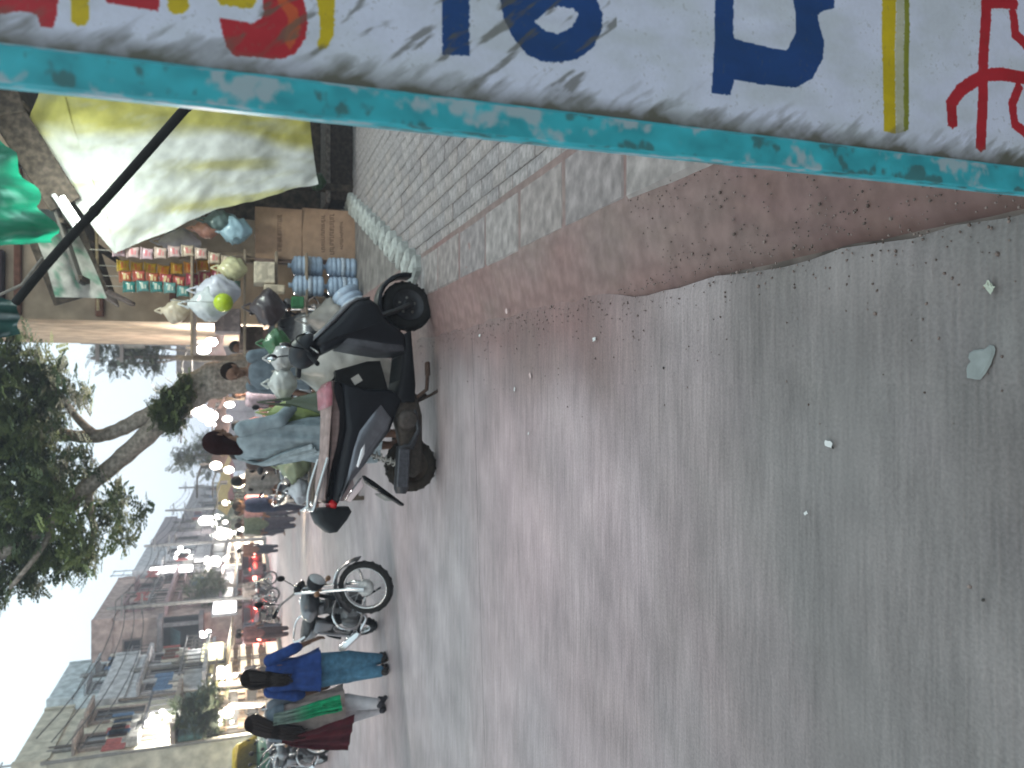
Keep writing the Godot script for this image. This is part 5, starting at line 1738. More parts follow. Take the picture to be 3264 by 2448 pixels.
	var rod := thing("hanging_rod", "thin bamboo rod from which the sachet strips hang", "rod", Vector3(1.5, 3.18, -10.88))
	st = S()
	tube(st, [Vector3(-0.6, -0.03, 0.12), Vector3(0.7, 0.03, -0.12)], 0.02, 8)
	obj("cane", st, mat(Color(0.2, 0.15, 0.09), 0.7, 2, 4.0), rod)
	# bags and boxes of goods
	plastic_bag("plastic_bag", "big white carrier bag hanging beside the teal sachets", Vector3(1.16, 1.50, -10.5), Vector3(0.20, 0.52, 0.16), Color(0.62, 0.63, 0.70), 71)
	plastic_bag("plastic_bag", "smaller white carrier bag hanging over the tan wall", Vector3(0.98, 1.62, -10.45), Vector3(0.19, 0.50, 0.15), Color(0.66, 0.70, 0.70), 72)
	plastic_bag("plastic_bag", "cream bag hanging highest on the left side of the goods", Vector3(0.93, 2.12, -10.9), Vector3(0.14, 0.34, 0.12), Color(0.72, 0.62, 0.46), 73)
	plastic_bag("plastic_bag", "pale yellow bag hanging above the cream box", Vector3(1.46, 1.42, -10.6), Vector3(0.15, 0.36, 0.12), Color(0.66, 0.62, 0.36), 74)
	plastic_bag("plastic_bag", "light blue bag of clear bottles beside the upper carton", Vector3(1.98, 1.36, -10.75), Vector3(0.17, 0.42, 0.13), Color(0.35, 0.52, 0.60), 75)
	plastic_bag("plastic_bag", "dark grey green net bag hanging under the tarpaulin", Vector3(2.08, 1.55, -10.72), Vector3(0.13, 0.40, 0.1), Color(0.10, 0.15, 0.14), 76)
	plastic_bag("plastic_bag", "salmon pink packet bag hanging at the tarpaulin's edge", Vector3(1.98, 1.74, -10.8), Vector3(0.11, 0.34, 0.1), Color(0.52, 0.26, 0.19), 77)
	plastic_bag("plastic_bag", "grey foil packet bag hanging right of the pink sachets", Vector3(1.80, 1.98, -10.85), Vector3(0.17, 0.50, 0.08), Color(0.34, 0.31, 0.33), 78)
	plastic_bag("sack", "dark brown sack slumped left of the cream box", Vector3(0.93, 0.98, -10.1), Vector3(0.22, 0.42, 0.18), Color(0.055, 0.04, 0.042), 79, "sack")
	plastic_bag("sack", "grey brown sack on the ground left of the water cans", Vector3(0.82, 0.0, -10.4), Vector3(0.26, 0.7, 0.2), Color(0.27, 0.25, 0.22), 80, "sack")
	var ball_ := thing("lime_ball", "lime yellow plastic ball hanging among white bags", "ball", Vector3(0.99, 1.70, -10.2))
	st = S()
	ball(st, Vector3.ZERO, Vector3.ONE * 0.115, 16)
	var bo := obj("ball", st, mat(Color(0.42, 0.55, 0.01), 0.3, 1, 3.0), ball_)
	st = S()
	tube(st, [Vector3(0, 0.11, 0), Vector3(0.02, 0.6, -0.1)], 0.006, 5)
	obj("string", st, mat(Color(0.3, 0.3, 0.28), 0.9, 0), ball_)
	for b in [["cream cardboard box on the shelf above the water cans", Vector3(1.42, 1.08, -10.7), Vector3(0.28, 0.26, 0.25), Color(0.70, 0.60, 0.45)], ["pale pink box on the shelf left of the dark sack", Vector3(0.86, 1.50, -11.6), Vector3(0.32, 0.34, 0.3), Color(0.62, 0.50, 0.48)], ["narrow cream packet standing below the cream box", Vector3(1.22, 0.96, -10.6), Vector3(0.10, 0.26, 0.14), Color(0.66, 0.55, 0.40)], ["brown carton behind the pale pink box", Vector3(0.62, 1.20, -11.7), Vector3(0.34, 0.32, 0.3), Color(0.33, 0.25, 0.21)], ["green tin at the left of the water cans", Vector3(1.06, 0.72, -10.6), Vector3(0.14, 0.16, 0.14), Color(0.06, 0.22, 0.09)]]:
		var bx := thing("goods_box", b[0], "box", b[1], 0.1)
		st = S()
		box(st, Vector3(0, b[2].y / 2, 0), b[2], Basis.IDENTITY, 0.012)
		obj("box", st, mat(b[3], 0.85, 2, 2.0), bx)
		st = S()
		box(st, Vector3(0, b[2].y + 0.001, 0), Vector3(0.05, 0.005, b[2].z * 0.9))
		box(st, Vector3(0, b[2].y * 0.5, b[2].z / 2 + 0.001), Vector3(b[2].x * 0.6, b[2].y * 0.25, 0.004))
		obj("label_and_tape", st, mat((b[3] as Color) * 0.6, 0.6, 0), bx)
	var rack := thing("goods_rack", "rough timber rack that carries boxes behind the water cans", "rack", Vector3(1.1, 0, -11.2))
	st = S()
	for xx in [-0.75, 0.62]:
		for zz in [-0.45, 0.1]:
			bar(st, Vector3(xx, 0, zz), Vector3(xx, 2.3, zz), 0.05, 0.05, 0.005)
	obj("uprights", st, mat(Color(0.30, 0.23, 0.17), 0.9, 2, 1.5), rack)
	for y in [0.70, 1.06, 1.47, 2.1]:
		st = S()
		box(st, Vector3(-0.06, y - 0.02 if y != 1.06 else y, 0.12), Vector3(1.36, 0.03, 0.9), Basis.IDENTITY, 0.004)
		obj("shelf", st, mat(Color(0.32, 0.25, 0.18), 0.9, 2, 1.5), rack)
	plastic_bag("plant", "small dark green leafy bunch at the foot of the tarpaulin", Vector3(2.74, 0.40, -10.95), Vector3(0.12, 0.24, 0.1), Color(0.03, 0.07, 0.025), 81, "greens")

# ---------------------------------------------------------------- vehicles
func vehicles() -> void:
	var sc := make_scooter("dark scooter with pinkish brown seat parked across the road in front", Color(0.007, 0.008, 0.012), Color(0.34, 0.25, 0.23))
	sc.position = Vector3(0.03, 0.0, -6.36)
	sc.rotation = Vector3(deg_to_rad(7.0), deg_to_rad(7.0), 0)
	# bag on its hook
	var bag := thing("shopping_bag", "black bag with small pale label hanging in the scooter's footwell", "bag", Vector3(0.10, 0.44, -6.26), 0.12)
	bag.rotation.z = 0.25
	var st := S()
	shell(st, V([-0.20, 0.0, 0.08, 0.0, 0.10, 0.10, 0.09, 0.36, -0.02, 0.38, -0.18, 0.36, -0.21, 0.15]), pillow(0.07, 0.018))
	obj("bag", st, mat(Color(0.008, 0.0075, 0.007), 0.7, 2, 3.0), bag)
	st = S()
	box(st, Vector3(-0.02, 0.22, 0.072), Vector3(0.06, 0.07, 0.004), Basis(Vector3.BACK, 0.3))
	obj("label", st, mat(Color(0.42, 0.40, 0.36), 0.6, 0), bag)
	st = S()
	for s in [-1, 1]:
		tube(st, curve([Vector3(-0.12, 0.36, 0.04 * s), Vector3(-0.06, 0.47, 0.03 * s), Vector3(0.05, 0.36, 0.04 * s)], 5), 0.008, 6)
	obj("handle", st, mat(Color(0.02, 0.02, 0.02), 0.7, 0), bag)
	# motorcycle in the open
	var mc := make_motorcycle("black motorcycle with chrome fork parked alone with its wheel turned", 0.80, Color(0.02, 0.022, 0.027))
	mc.position = Vector3(-2.47, 0.0, -8.66)
	mc.rotation = Vector3(0, deg_to_rad(-56), 0)
	mc.rotate_object_local(Vector3.RIGHT, deg_to_rad(-7))
	# row of parked two-wheelers behind the scooter
	var spots := [[Vector3(-0.45, 0, -10.4), -1.2, "black motorcycle parked behind the scooter's seat"], [Vector3(0.25, 0, -11.8), -1.35, "black motorcycle parked behind the person in grey blue shirt"], [Vector3(0.95, 0, -13.6), -1.2, "black motorcycle parked deep in the market by the tan building"], [Vector3(-1.55, 0, -13.2), -1.1, "black motorcycle parked in the market beyond the vegetable table"], [Vector3(-1.0, 0, -11.6), -1.25, "black motorcycle parked behind the scooter's tail"], [Vector3(-6.45, 0, -14.2), -0.9, "dark motorcycle cut by the left edge beside the woman in cream"], [Vector3(-7.6, 0, -16.2), -0.8, "dark motorcycle half behind the woman in cream"], [Vector3(-8.9, 0, -20.0), -0.5, "dark motorcycle by the left kerb, nearest the three wheeled taxi"], [Vector3(-9.1, 0, -22.2), -0.6, "dark motorcycle by the left kerb behind the woman in blue"], [Vector3(-9.0, 0, -33.0), -0.4, "dark motorcycle by the left kerb near the yellow sign"], [Vector3(-8.8, 0, -35.2), -0.5, "dark motorcycle by the left kerb near the square lit sign"], [Vector3(-2.7, 0, -19.0), -1.3, "motorcycle parked in the middle of the far market"], [Vector3(-2.0, 0, -14.9), -1.2, "motorcycle parked beyond the scooter's tail at the market's left edge"], [Vector3(-4.4, 0, -26.5), -1.4, "motorcycle parked between the market and the bicycle"]]
	for s in spots:
		var c := dup(mc, s[0], s[1], s[2])
	var grey := make_scooter("silver grey scooter parked behind the dark scooter's handlebar", Color(0.26, 0.27, 0.28), Color(0.03, 0.03, 0.03))
	grey.position = Vector3(0.62, 0, -11.2)
	grey.rotation.y = -1.3
	dup(grey, Vector3(-0.95, 0, -11.9), -1.45, "silver grey scooter parked behind the pale blue dressed person")
	# bicycle far down the road
	var bi := thing("bicycle", "black bicycle standing far down the road", "bicycle", Vector3(-5.2, 0, -33.0), 0.0)
	for x in [-0.55, 0.55]:
		var w := Node3D.new()
		w.name = "wheel"
		bi.add_child(w, true)
		w.position = Vector3(x, 0.34, 0)
		st = S()
		var pr := []
		for i in 6:
			pr.append(Vector2(cos(TAU * i / 6) * 0.025, 0.32 + sin(TAU * i / 6) * 0.025))
		lathe(st, pr, Vector3.ZERO, Vector3.BACK, 28, true)
		obj("tyre", st, mat(BLACK, 0.8, 0), w)
		st = S()
		for i in 12:
			tube(st, [Vector3.ZERO, Vector3(cos(TAU * i / 12), sin(TAU * i / 12), 0) * 0.31], 0.004, 4)
		obj("spokes", st, mat(Color(0.3, 0.3, 0.3), 0.4, 0, 1.0, 0.8), w)
	st = S()
	for e in [[-0.55, 0.34, -0.12, 0.3], [-0.12, 0.3, 0.38, 0.75], [-0.2, 0.82, 0.38, 0.8], [-0.12, 0.3, -0.22, 0.92], [-0.55, 0.34, -0.2, 0.82], [0.55, 0.34, 0.36, 0.98]]:
		tube(st, [Vector3(e[0], e[1], 0), Vector3(e[2], e[3], 0)], 0.018, 6)
	obj("frame", st, mat(Color(0.02, 0.02, 0.03), 0.4, 0), bi)
	st = S()
	tube(st, [Vector3(0.3, 1.02, -0.28), Vector3(0.38, 1.0, 0), Vector3(0.3, 1.02, 0.28)], 0.015, 6)
	obj("handlebar", st, mat(CHROME, 0.3, 0, 1.0, 0.8), bi)
	st = S()
	ball(st, Vector3(-0.25, 0.95, 0), Vector3(0.14, 0.04, 0.08), 10)
	obj("saddle", st, mat(BLACK, 0.6, 0), bi)
	# cars along the far kerb, tail lights on
	var car := make_car("small dark red car far off with its tail lights lit, nearest of the row", Color(0.10, 0.012, 0.012))
	car.position = Vector3(-11.4, 0, -36.9)
	dup(car, Vector3(-11.5, 0, -41.9), 0.05, "small dark red car far off with its tail lights lit, second of the row")
	dup(car, Vector3(-11.2, 0, -46.8), 0.02, "small dark red car far off with its tail lights lit, third of the row")
	dup(car, Vector3(-10.9, 0, -51.0), 0.06, "small dark red car far off with its tail lights lit, farthest of the row")
	# three-wheeler at the left edge
	var ar := thing("auto_rickshaw", "three wheeled taxi with yellow hood at the left edge of the street", "auto rickshaw", Vector3(-11.6, 0, -24.6), 1.2)
	st = S()
	shell(st, V([1.25, 0.35, 1.3, 0.62, 1.05, 1.0, 0.9, 1.05, -1.1, 1.0, -1.3, 0.6, -1.25, 0.3]), pillow(0.62, 0.06))
	obj("body", st, mat(Color(0.02, 0.10, 0.06), 0.4, 2, 1.0), ar)
	st = S()
	shell(st, V([0.95, 1.02, 0.72, 1.62, 0.55, 1.74, -0.9, 1.76, -1.15, 1.66, -1.28, 1.0, -1.2, 0.99, -0.5, 1.6, 0.5, 1.6, 0.88, 1.02]), pillow(0.62, 0.05))
	obj("hood", st, mat(Color(0.50, 0.38, 0.02), 0.6, 2, 1.0), ar)
	st = S()
	bar(st, Vector3(0.98, 1.05, 0), Vector3(0.76, 1.58, 0), 1.05, 0.02)
	obj("windscreen", st, glass(0.35), ar)
	for w in [[Vector3(1.05, 0.22, 0)], [Vector3(-0.85, 0.22, 0.52)], [Vector3(-0.85, 0.22, -0.52)]]:
		wheel("wheel", w[0], 0.22, 0.05, ar, Color(0.3, 0.3, 0.3))
	st = S()
	ball(st, Vector3(1.27, 0.72, 0), Vector3(0.06, 0.09, 0.09), 10)
	obj("headlight", st, mat(Color(0.6, 0.6, 0.6), 0.1, 0), ar)

func make_car(label: String, paint: Color) -> Node3D:
	var o := thing("car", label, "car", Vector3.ZERO, 0.0, "cars far off along the kerb")
	var side := Transform3D(Basis(Vector3.UP, PI / 2), Vector3.ZERO)     # outline's +x becomes -z (away from the camera)
	var st := S()
	shell(st, V([1.8, 0.35, 1.85, 0.6, 1.75, 0.82, 0.9, 0.95, -1.7, 0.98, -1.82, 0.8, -1.85, 0.4, -1.7, 0.28, 1.6, 0.26]), [Vector2(-0.8, 0.08), Vector2(-0.76, 0.02), Vector2(0, 0), Vector2(0.76, 0.02), Vector2(0.8, 0.08)], 0.0, side)
	var p := mat(paint, 0.3, 2, 1.0)
	obj("body", st, p, o)
	st = S()
	shell(st, V([0.95, 0.95, 0.35, 1.42, -0.9, 1.46, -1.5, 1.40, -1.68, 0.97]), [Vector2(-0.70, 0.10), Vector2(-0.66, 0.02), Vector2(0, 0), Vector2(0.66, 0.02), Vector2(0.70, 0.10)], 0.0, side)
	obj("cabin", st, p, o)
	st = S()
	box(st, Vector3(0, 1.20, 1.615), Vector3(1.1, 0.34, 0.04), Basis(Vector3.RIGHT, -0.38))
	obj("rear_window", st, mat(Color(0.02, 0.022, 0.025), 0.08, 0), o)
	st = S()
	for s in [-1, 1]:
		box(st, Vector3(0.70 * s, 1.2, 0.35), Vector3(0.03, 0.32, 1.5))
	obj("side_window", st, mat(Color(0.02, 0.022, 0.025), 0.08, 0), o)
	for w in [[-0.7, 1.15], [0.7, 1.15], [-0.7, -1.15], [0.7, -1.15]]:
		wheel("wheel", Vector3(w[0], 0.28, w[1]), 0.28, 0.08, o, Color(0.3, 0.3, 0.3), 0, Basis(Vector3.UP, PI / 2))
	st = S()
	box(st, Vector3(0, 0.42, 1.85), Vector3(1.5, 0.2, 0.1), Basis.IDENTITY, 0.04)
	obj("bumper", st, mat(Color(0.05, 0.02, 0.02), 0.5, 2, 1.0), o)
	st = S()
	box(st, Vector3(0, 0.62, 1.842), Vector3(0.45, 0.11, 0.02))
	obj("number_plate", st, mat(Color(0.5, 0.5, 0.5), 0.5, 0), o)
	for s in [-1, 1]:
		st = S()
		box(st, Vector3(0.62 * s, 0.78, 1.83), Vector3(0.24, 0.2, 0.06), Basis.IDENTITY, 0.03)
		obj("tail_light", st, glow(Color(1.0, 0.30, 0.24), 5.0), o)
		var l := OmniLight3D.new()
		l.light_color = Color(1.0, 0.25, 0.18)
		l.light_energy = 0.7
		l.omni_range = 20
		l.omni_attenuation = 2.0
		l.light_size = 0.1
		l.shadow_enabled = true
		o.add_child(l)
		l.position = Vector3(0.62 * s, 0.78, 1.98)
	return o

# ---------------------------------------------------------------- persons
func persons() -> void:
	var SK := Color(0.16, 0.085, 0.055)
	# woman walking away, blue top and jeans
	var o := thing("person", "person seen from behind in a royal blue tunic and light jeans", "person", Vector3(-3.0, 0, -8.46))
	var J := joints(1.50, {"ar": Vector3(0.028, 0.052, -0.01), "kr": Vector3(0.05, 0.28, -0.012), "al": Vector3(-0.030, 0.058, 0.075), "kl": Vector3(-0.058, 0.285, -0.03), "er": Vector3(0.175, 0.66, 0.02), "wr": Vector3(0.20, 0.53, -0.035), "el": Vector3(-0.15, 0.645, 0.02), "wl": Vector3(-0.155, 0.49, -0.05)})
	body(o, J, 0.95, SK)
	var bl: Material = mat(Color(0.016, 0.050, 0.20), 0.85, 2, 2.0)
	var st := S()
	garment(st, [[Vector3(0, 1.262, 0.008), 0.07, 0.06], [Vector3(0, 1.245, 0.006), 0.135, 0.085], [Vector3(0, 1.20, 0.004), 0.172, 0.108], [Vector3(0, 1.08, 0), 0.168, 0.125], [Vector3(0, 0.96, 0), 0.155, 0.118], [Vector3(0, 0.84, 0.005), 0.185, 0.145], [Vector3(0, 0.715, 0.008), 0.205, 0.16]], 0.20, 5, 40)
	obj("tunic", st, bl, o)
	var B := []
	for s in ["l", "r"]:
		limb(B, J, "s" + s, "e" + s, "w" + s, 0.066, 0.052, 0.042, 0.25)
	obj("sleeves", blob(B, 0.014, 110.0), bl, o)
	B = []
	for s in ["l", "r"]:
		limb(B, J, "h" + s, "k" + s, "a" + s, 0.102, 0.088, 0.058, 0.94)
	obj("jeans", blob(B, 0.015, 110.0), mat(Color(0.075, 0.19, 0.29), 0.9, 2, 2.5), o)
	obj("hair", blob([[J.head + Vector3(0, 0.03, 0.012), J.head + Vector3(0, 0.015, 0.02), 0.092, 0.09], [J.head + Vector3(0, -0.02, 0.05), J.neck + Vector3(0, -0.02, 0.075), 0.075, 0.07], [J.neck + Vector3(0, -0.02, 0.08), J.neck + Vector3(0.005, -0.17, 0.125), 0.072, 0.045]], 0.014, 70.0), mat(Color(0.010, 0.007, 0.006), 0.95, 2, 6.0), o)
	strands(o, J, J.neck + Vector3(0, -0.02, 0.08), J.neck + Vector3(0.005, -0.20, 0.135), 0.072, Color(0.016, 0.011, 0.009), 5)
	for s in ["l", "r"]:
		shoe(o, J, s, Color(0.03, 0.025, 0.022))
	# woman in cream tunic, green and maroon drape
	o = thing("person", "person seen from behind in cream tunic with maroon and bright green drape", "person", Vector3(-3.50, 0, -8.55))
	J = joints(1.46, {"ar": Vector3(0.062, 0.085, 0.09), "kr": Vector3(0.06, 0.29, -0.005), "tr": Vector3(0.075, 0.028, 0.035), "al": Vector3(-0.03, 0.052, -0.03), "kl": Vector3(-0.045, 0.28, -0.03), "er": Vector3(0.16, 0.65, -0.02), "wr": Vector3(0.165, 0.53, -0.12), "el": Vector3(-0.15, 0.64, -0.01), "wl": Vector3(-0.15, 0.52, -0.1)})
	body(o, J, 0.98, SK)
	var cream := mat(Color(0.52, 0.42, 0.38), 0.85, 1, 2.0)
	st = S()
	garment(st, [[Vector3(0, 1.225, 0.008), 0.07, 0.06], [Vector3(0, 1.205, 0.006), 0.135, 0.085], [Vector3(0, 1.16, 0.004), 0.175, 0.115], [Vector3(0, 1.04, 0), 0.172, 0.13], [Vector3(0, 0.92, 0), 0.165, 0.125], [Vector3(0, 0.78, 0.008), 0.205, 0.165], [Vector3(0.0, 0.60, 0.012), 0.225, 0.18], [Vector3(0.0, 0.46, 0.014), 0.235, 0.185]], 0.24, 8, 40)
	obj("tunic", st, cream, o)
	B = []
	for s in ["l", "r"]:
		limb(B, J, "s" + s, "e" + s, "w" + s, 0.066, 0.054, 0.046, 0.5)
	obj("sleeves", blob(B, 0.014, 110.0), mat(Color(0.16, 0.19, 0.22), 0.85, 2, 2.0), o)
	B = []
	for s in ["l", "r"]:
		limb(B, J, "h" + s, "k" + s, "a" + s, 0.102, 0.088, 0.055, 0.98)
	obj("leggings", blob(B, 0.015, 110.0), mat(Color(0.55, 0.52, 0.53), 0.9, 1, 2.5), o)
	# drape: grey blue over the shoulders, green tail on the right, maroon tail on the left
	var fold := fnl(91, 1.5, 3)
	var wv := func(u: float, t: float, p: Vector3) -> Vector3: return Vector3(0.008 * sin(t * 30.0), 0, 0.022 * sin(t * 22.0 + u * 3.0) + 0.03 * fold.get_noise_2d(p.x * 4.0, p.y * 2.0))
	st = S()
	garment(st, [[Vector3(0, 1.25, 0.01), 0.085, 0.075], [Vector3(0, 1.22, 0.01), 0.15, 0.105], [Vector3(0, 1.17, 0.01), 0.195, 0.135], [Vector3(0, 1.08, 0.01), 0.205, 0.15]], 0.12, 9)
	obj("shawl", st, mat(Color(0.13, 0.17, 0.205), 0.85, 2, 2.0), o)
	st = sheet([Vector3(0.03, 1.19, 0.18), Vector3(0.045, 0.98, 0.195), Vector3(0.08, 0.76, 0.22), Vector3(0.11, 0.50, 0.235)], [Vector3(0.135, 1.18, 0.15), Vector3(0.165, 0.98, 0.165), Vector3(0.215, 0.76, 0.18), Vector3(0.26, 0.52, 0.17)], 8, 14, wv, func(p): return Color(0.20, 0.27, 0.23).lerp(Color(0.01, 0.36, 0.15), clampf((1.02 - p.y) * 5.0, 0, 1)))
	obj("green_drape", st, vmat(0.7, 2, 2.0), o)
	st = sheet([Vector3(-0.22, 1.10, 0.08), Vector3(-0.26, 0.90, 0.13), Vector3(-0.295, 0.66, 0.18), Vector3(-0.32, 0.44, 0.22)], [Vector3(-0.10, 1.10, 0.225), Vector3(-0.05, 0.90, 0.275), Vector3(0.02, 0.66, 0.315), Vector3(0.10, 0.38, 0.335)], 8, 16, wv, func(p): return Color(0.055, 0.008, 0.013).lerp(Color(0.085, 0.012, 0.018), 0.5 + 0.5 * sin(p.x * 40.0)))
	obj("maroon_drape", st, vmat(0.85, 2, 2.0), o)
	obj("hair", blob([[J.head + Vector3(0, 0.03, 0.012), J.head + Vector3(0, 0.012, 0.022), 0.09, 0.09], [J.head + Vector3(0, -0.03, 0.05), Vector3(-0.04, 1.14, 0.17), 0.07, 0.072], [Vector3(-0.04, 1.14, 0.17), Vector3(-0.06, 0.93, 0.20), 0.072, 0.05]], 0.014, 70.0), mat(Color(0.011, 0.007, 0.006), 0.95, 2, 6.0), o)
	strands(o, J, Vector3(-0.04, 1.14, 0.17), Vector3(-0.06, 0.90, 0.215), 0.076, Color(0.018, 0.011, 0.009), 6)
	for s in ["l", "r"]:
		shoe(o, J, s, Color(0.045, 0.042, 0.05))
	# tall person in pale blue behind the scooter, side on
	o = thing("person", "person in long pale blue clothes standing behind the dark scooter", "person", Vector3(-0.52, 0, -7.55), -0.9)
	J = joints(1.83, {"er": Vector3(0.13, 0.64, -0.03), "wr": Vector3(0.10, 0.56, -0.15), "el": Vector3(-0.13, 0.64, -0.02), "wl": Vector3(-0.11, 0.55, -0.14)})
	body(o, J, 1.1, SK)
	st = S()
	garment(st, [[Vector3(0, 1.535, 0.01), 0.07, 0.06], [Vector3(0, 1.51, 0.008), 0.16, 0.10], [Vector3(0, 1.45, 0.005), 0.205, 0.135], [Vector3(0, 1.28, 0), 0.21, 0.15], [Vector3(0, 1.10, 0), 0.205, 0.15], [Vector3(0, 0.85, 0), 0.225, 0.175], [Vector3(0, 0.55, 0), 0.235, 0.185], [Vector3(0, 0.25, 0), 0.24, 0.19]], 0.20, 12, 48)
	var pb := mat(Color(0.33, 0.40, 0.43), 0.85, 2, 1.5)
	obj("long_robe", st, pb, o)
	B = []
	for s in ["l", "r"]:
		limb(B, J, "s" + s, "e" + s, "w" + s, 0.075, 0.062, 0.055, 0.8)
	obj("sleeves", blob(B, 0.016, 100.0), pb, o)
	obj("hair", blob([[J.head + Vector3(0, 0.035, 0.01), J.head + Vector3(0, 0.02, 0.022), 0.102, 0.10], [J.head + Vector3(0, -0.02, 0.05), J.neck + Vector3(0, 0.0, 0.07), 0.08, 0.06]], 0.016, 70.0), mat(Color(0.022, 0.008, 0.008), 0.95, 2, 6.0), o)
	var sw := func(u: float, t: float, p: Vector3) -> Vector3: return Vector3(0.01 * sin(t * 26.0), 0, 0.02 * sin(t * 19.0 + u * 4.0))
	st = sheet([Vector3(-0.20, 1.53, 0.05), Vector3(-0.12, 1.36, 0.16), Vector3(0.06, 1.15, 0.185), Vector3(0.16, 0.9, 0.17)], [Vector3(-0.17, 1.55, -0.05), Vector3(-0.19, 1.30, 0.13), Vector3(-0.06, 1.02, 0.185), Vector3(0.05, 0.8, 0.195)], 8, 12, sw, func(p): return Color(0.42, 0.50, 0.53))
	obj("scarf", st, vmat(0.8, 2, 2.0), o)
	for s in ["l", "r"]:
		shoe(o, J, s, Color(0.05, 0.04, 0.035))
	# man in grey blue shirt, only head and shoulders clear of the scooter
	o = thing("person", "person in grey blue shirt behind the scooter's handlebar by the tree trunk", "person", Vector3(0.13, 0, -8.75), 2.6)
	J = joints(1.70)
	body(o, J, 1.1, SK)
	st = S()
	garment(st, [[Vector3(0, 1.425, 0.01), 0.07, 0.06], [Vector3(0, 1.40, 0.008), 0.16, 0.10], [Vector3(0, 1.34, 0.005), 0.21, 0.135], [Vector3(0, 1.18, 0), 0.205, 0.15], [Vector3(0, 1.0, 0), 0.195, 0.15], [Vector3(0, 0.8, 0), 0.20, 0.155]], 0.1, 14)
	var gb := mat(Color(0.16, 0.20, 0.23), 0.85, 2, 2.0)
	obj("shirt", st, gb, o)
	B = []
	for s in ["l", "r"]:
		limb(B, J, "s" + s, "e" + s, "w" + s, 0.075, 0.06, 0.05, 0.1)
	obj("sleeves", blob(B, 0.016, 100.0), gb, o)
	B = []
	for s in ["l", "r"]:
		limb(B, J, "h" + s, "k" + s, "a" + s, 0.114, 0.096, 0.068, 0.96)
	obj("trousers", blob(B, 0.018, 100.0), mat(Color(0.05, 0.05, 0.055), 0.9, 2, 2.0), o)
	obj("hair", blob([[J.head + Vector3(0, 0.04, 0.012), J.head + Vector3(0, 0.03, 0.02), 0.093, 0.093]], 0.016, 70.0), mat(Color(0.016, 0.010, 0.008), 0.95, 2, 6.0), o)
	for s in ["l", "r"]:
		shoe(o, J, s, Color(0.05, 0.04, 0.035))
	# small figures by the far shops
	var far := [[Vector3(-8.0, 0, -26.5), 0.4, Color(0.26, 0.12, 0.11), Color(0.08, 0.05, 0.05), "far person in dull red shirt standing right of the blue dressed walker"], [Vector3(-4.6, 0, -31.5), 2.5, Color(0.05, 0.05, 0.09), Color(0.04, 0.04, 0.05), "far person in dark clothes beside the bicycle"], [Vector3(-5.9, 0, -36.0), 1.0, Color(0.20, 0.08, 0.09), Color(0.05, 0.05, 0.06), "far person in maroon shirt beyond the bicycle"], [Vector3(-10.3, 0, -29.5), 0.2, Color(0.05, 0.045, 0.05), Color(0.06, 0.05, 0.05), "far person in black by the lit shop sign"], [Vector3(-3.0, 0, -25.0), 0.6, Color(0.30, 0.24, 0.20), Color(0.05, 0.05, 0.07), "far person in tan shirt behind the pale blue dressed person"], [Vector3(-1.05, 0, -12.6), 0.3, Color(0.10, 0.07, 0.06), Color(0.05, 0.05, 0.06), "person in dark brown shirt in the market left of the pale blue person"], [Vector3(0.55, 0, -12.4), 2.8, Color(0.36, 0.24, 0.22), Color(0.06, 0.05, 0.05), "person in dusty pink shirt right of the tree trunk"], [Vector3(-0.75, 0, -14.8), 1.8, Color(0.22, 0.10, 0.09), Color(0.05, 0.05, 0.07), "person in rust shirt in the market below the trunk's left side"], [Vector3(-2.0, 0, -17.0), 0.9, Color(0.14, 0.12, 0.14), Color(0.05, 0.05, 0.06), "person in charcoal shirt by the yellow canopied stall"], [Vector3(-2.9, 0, -20.5), 2.2, Color(0.30, 0.10, 0.12), Color(0.05, 0.05, 0.07), "person in crimson shirt left of the yellow canopied stall"]]
	for f in far:
		o = thing("person", f[4], "person", f[0], f[1])
		J = joints(1.66)
		body(o, J, 1.08, SK, true, false)
		B = []
		B.append([J.hip, J.neck - Vector3(0, 0.12, 0), 0.15, 0.155])
		B.append([J.sl, J.sr, 0.075, 0.075])
		for s in ["l", "r"]:
			limb(B, J, "s" + s, "e" + s, "w" + s, 0.075, 0.06, 0.05, 0.1)
		obj("shirt", blob(B, 0.028, 80.0), mat(f[2], 0.85, 2, 2.0), o)
		B = []
		for s in ["l", "r"]:
			limb(B, J, "h" + s, "k" + s, "a" + s, 0.114, 0.096, 0.068, 0.96)
		obj("trousers", blob(B, 0.028, 80.0), mat(f[3], 0.9, 2, 2.0), o)
		obj("hair", blob([[J.head + Vector3(0, 0.04, 0.012), J.head + Vector3(0, 0.03, 0.02), 0.093, 0.093]], 0.022, 70.0), mat(Color(0.015, 0.012, 0.010), 0.6, 0), o)

	var model: Node3D = o
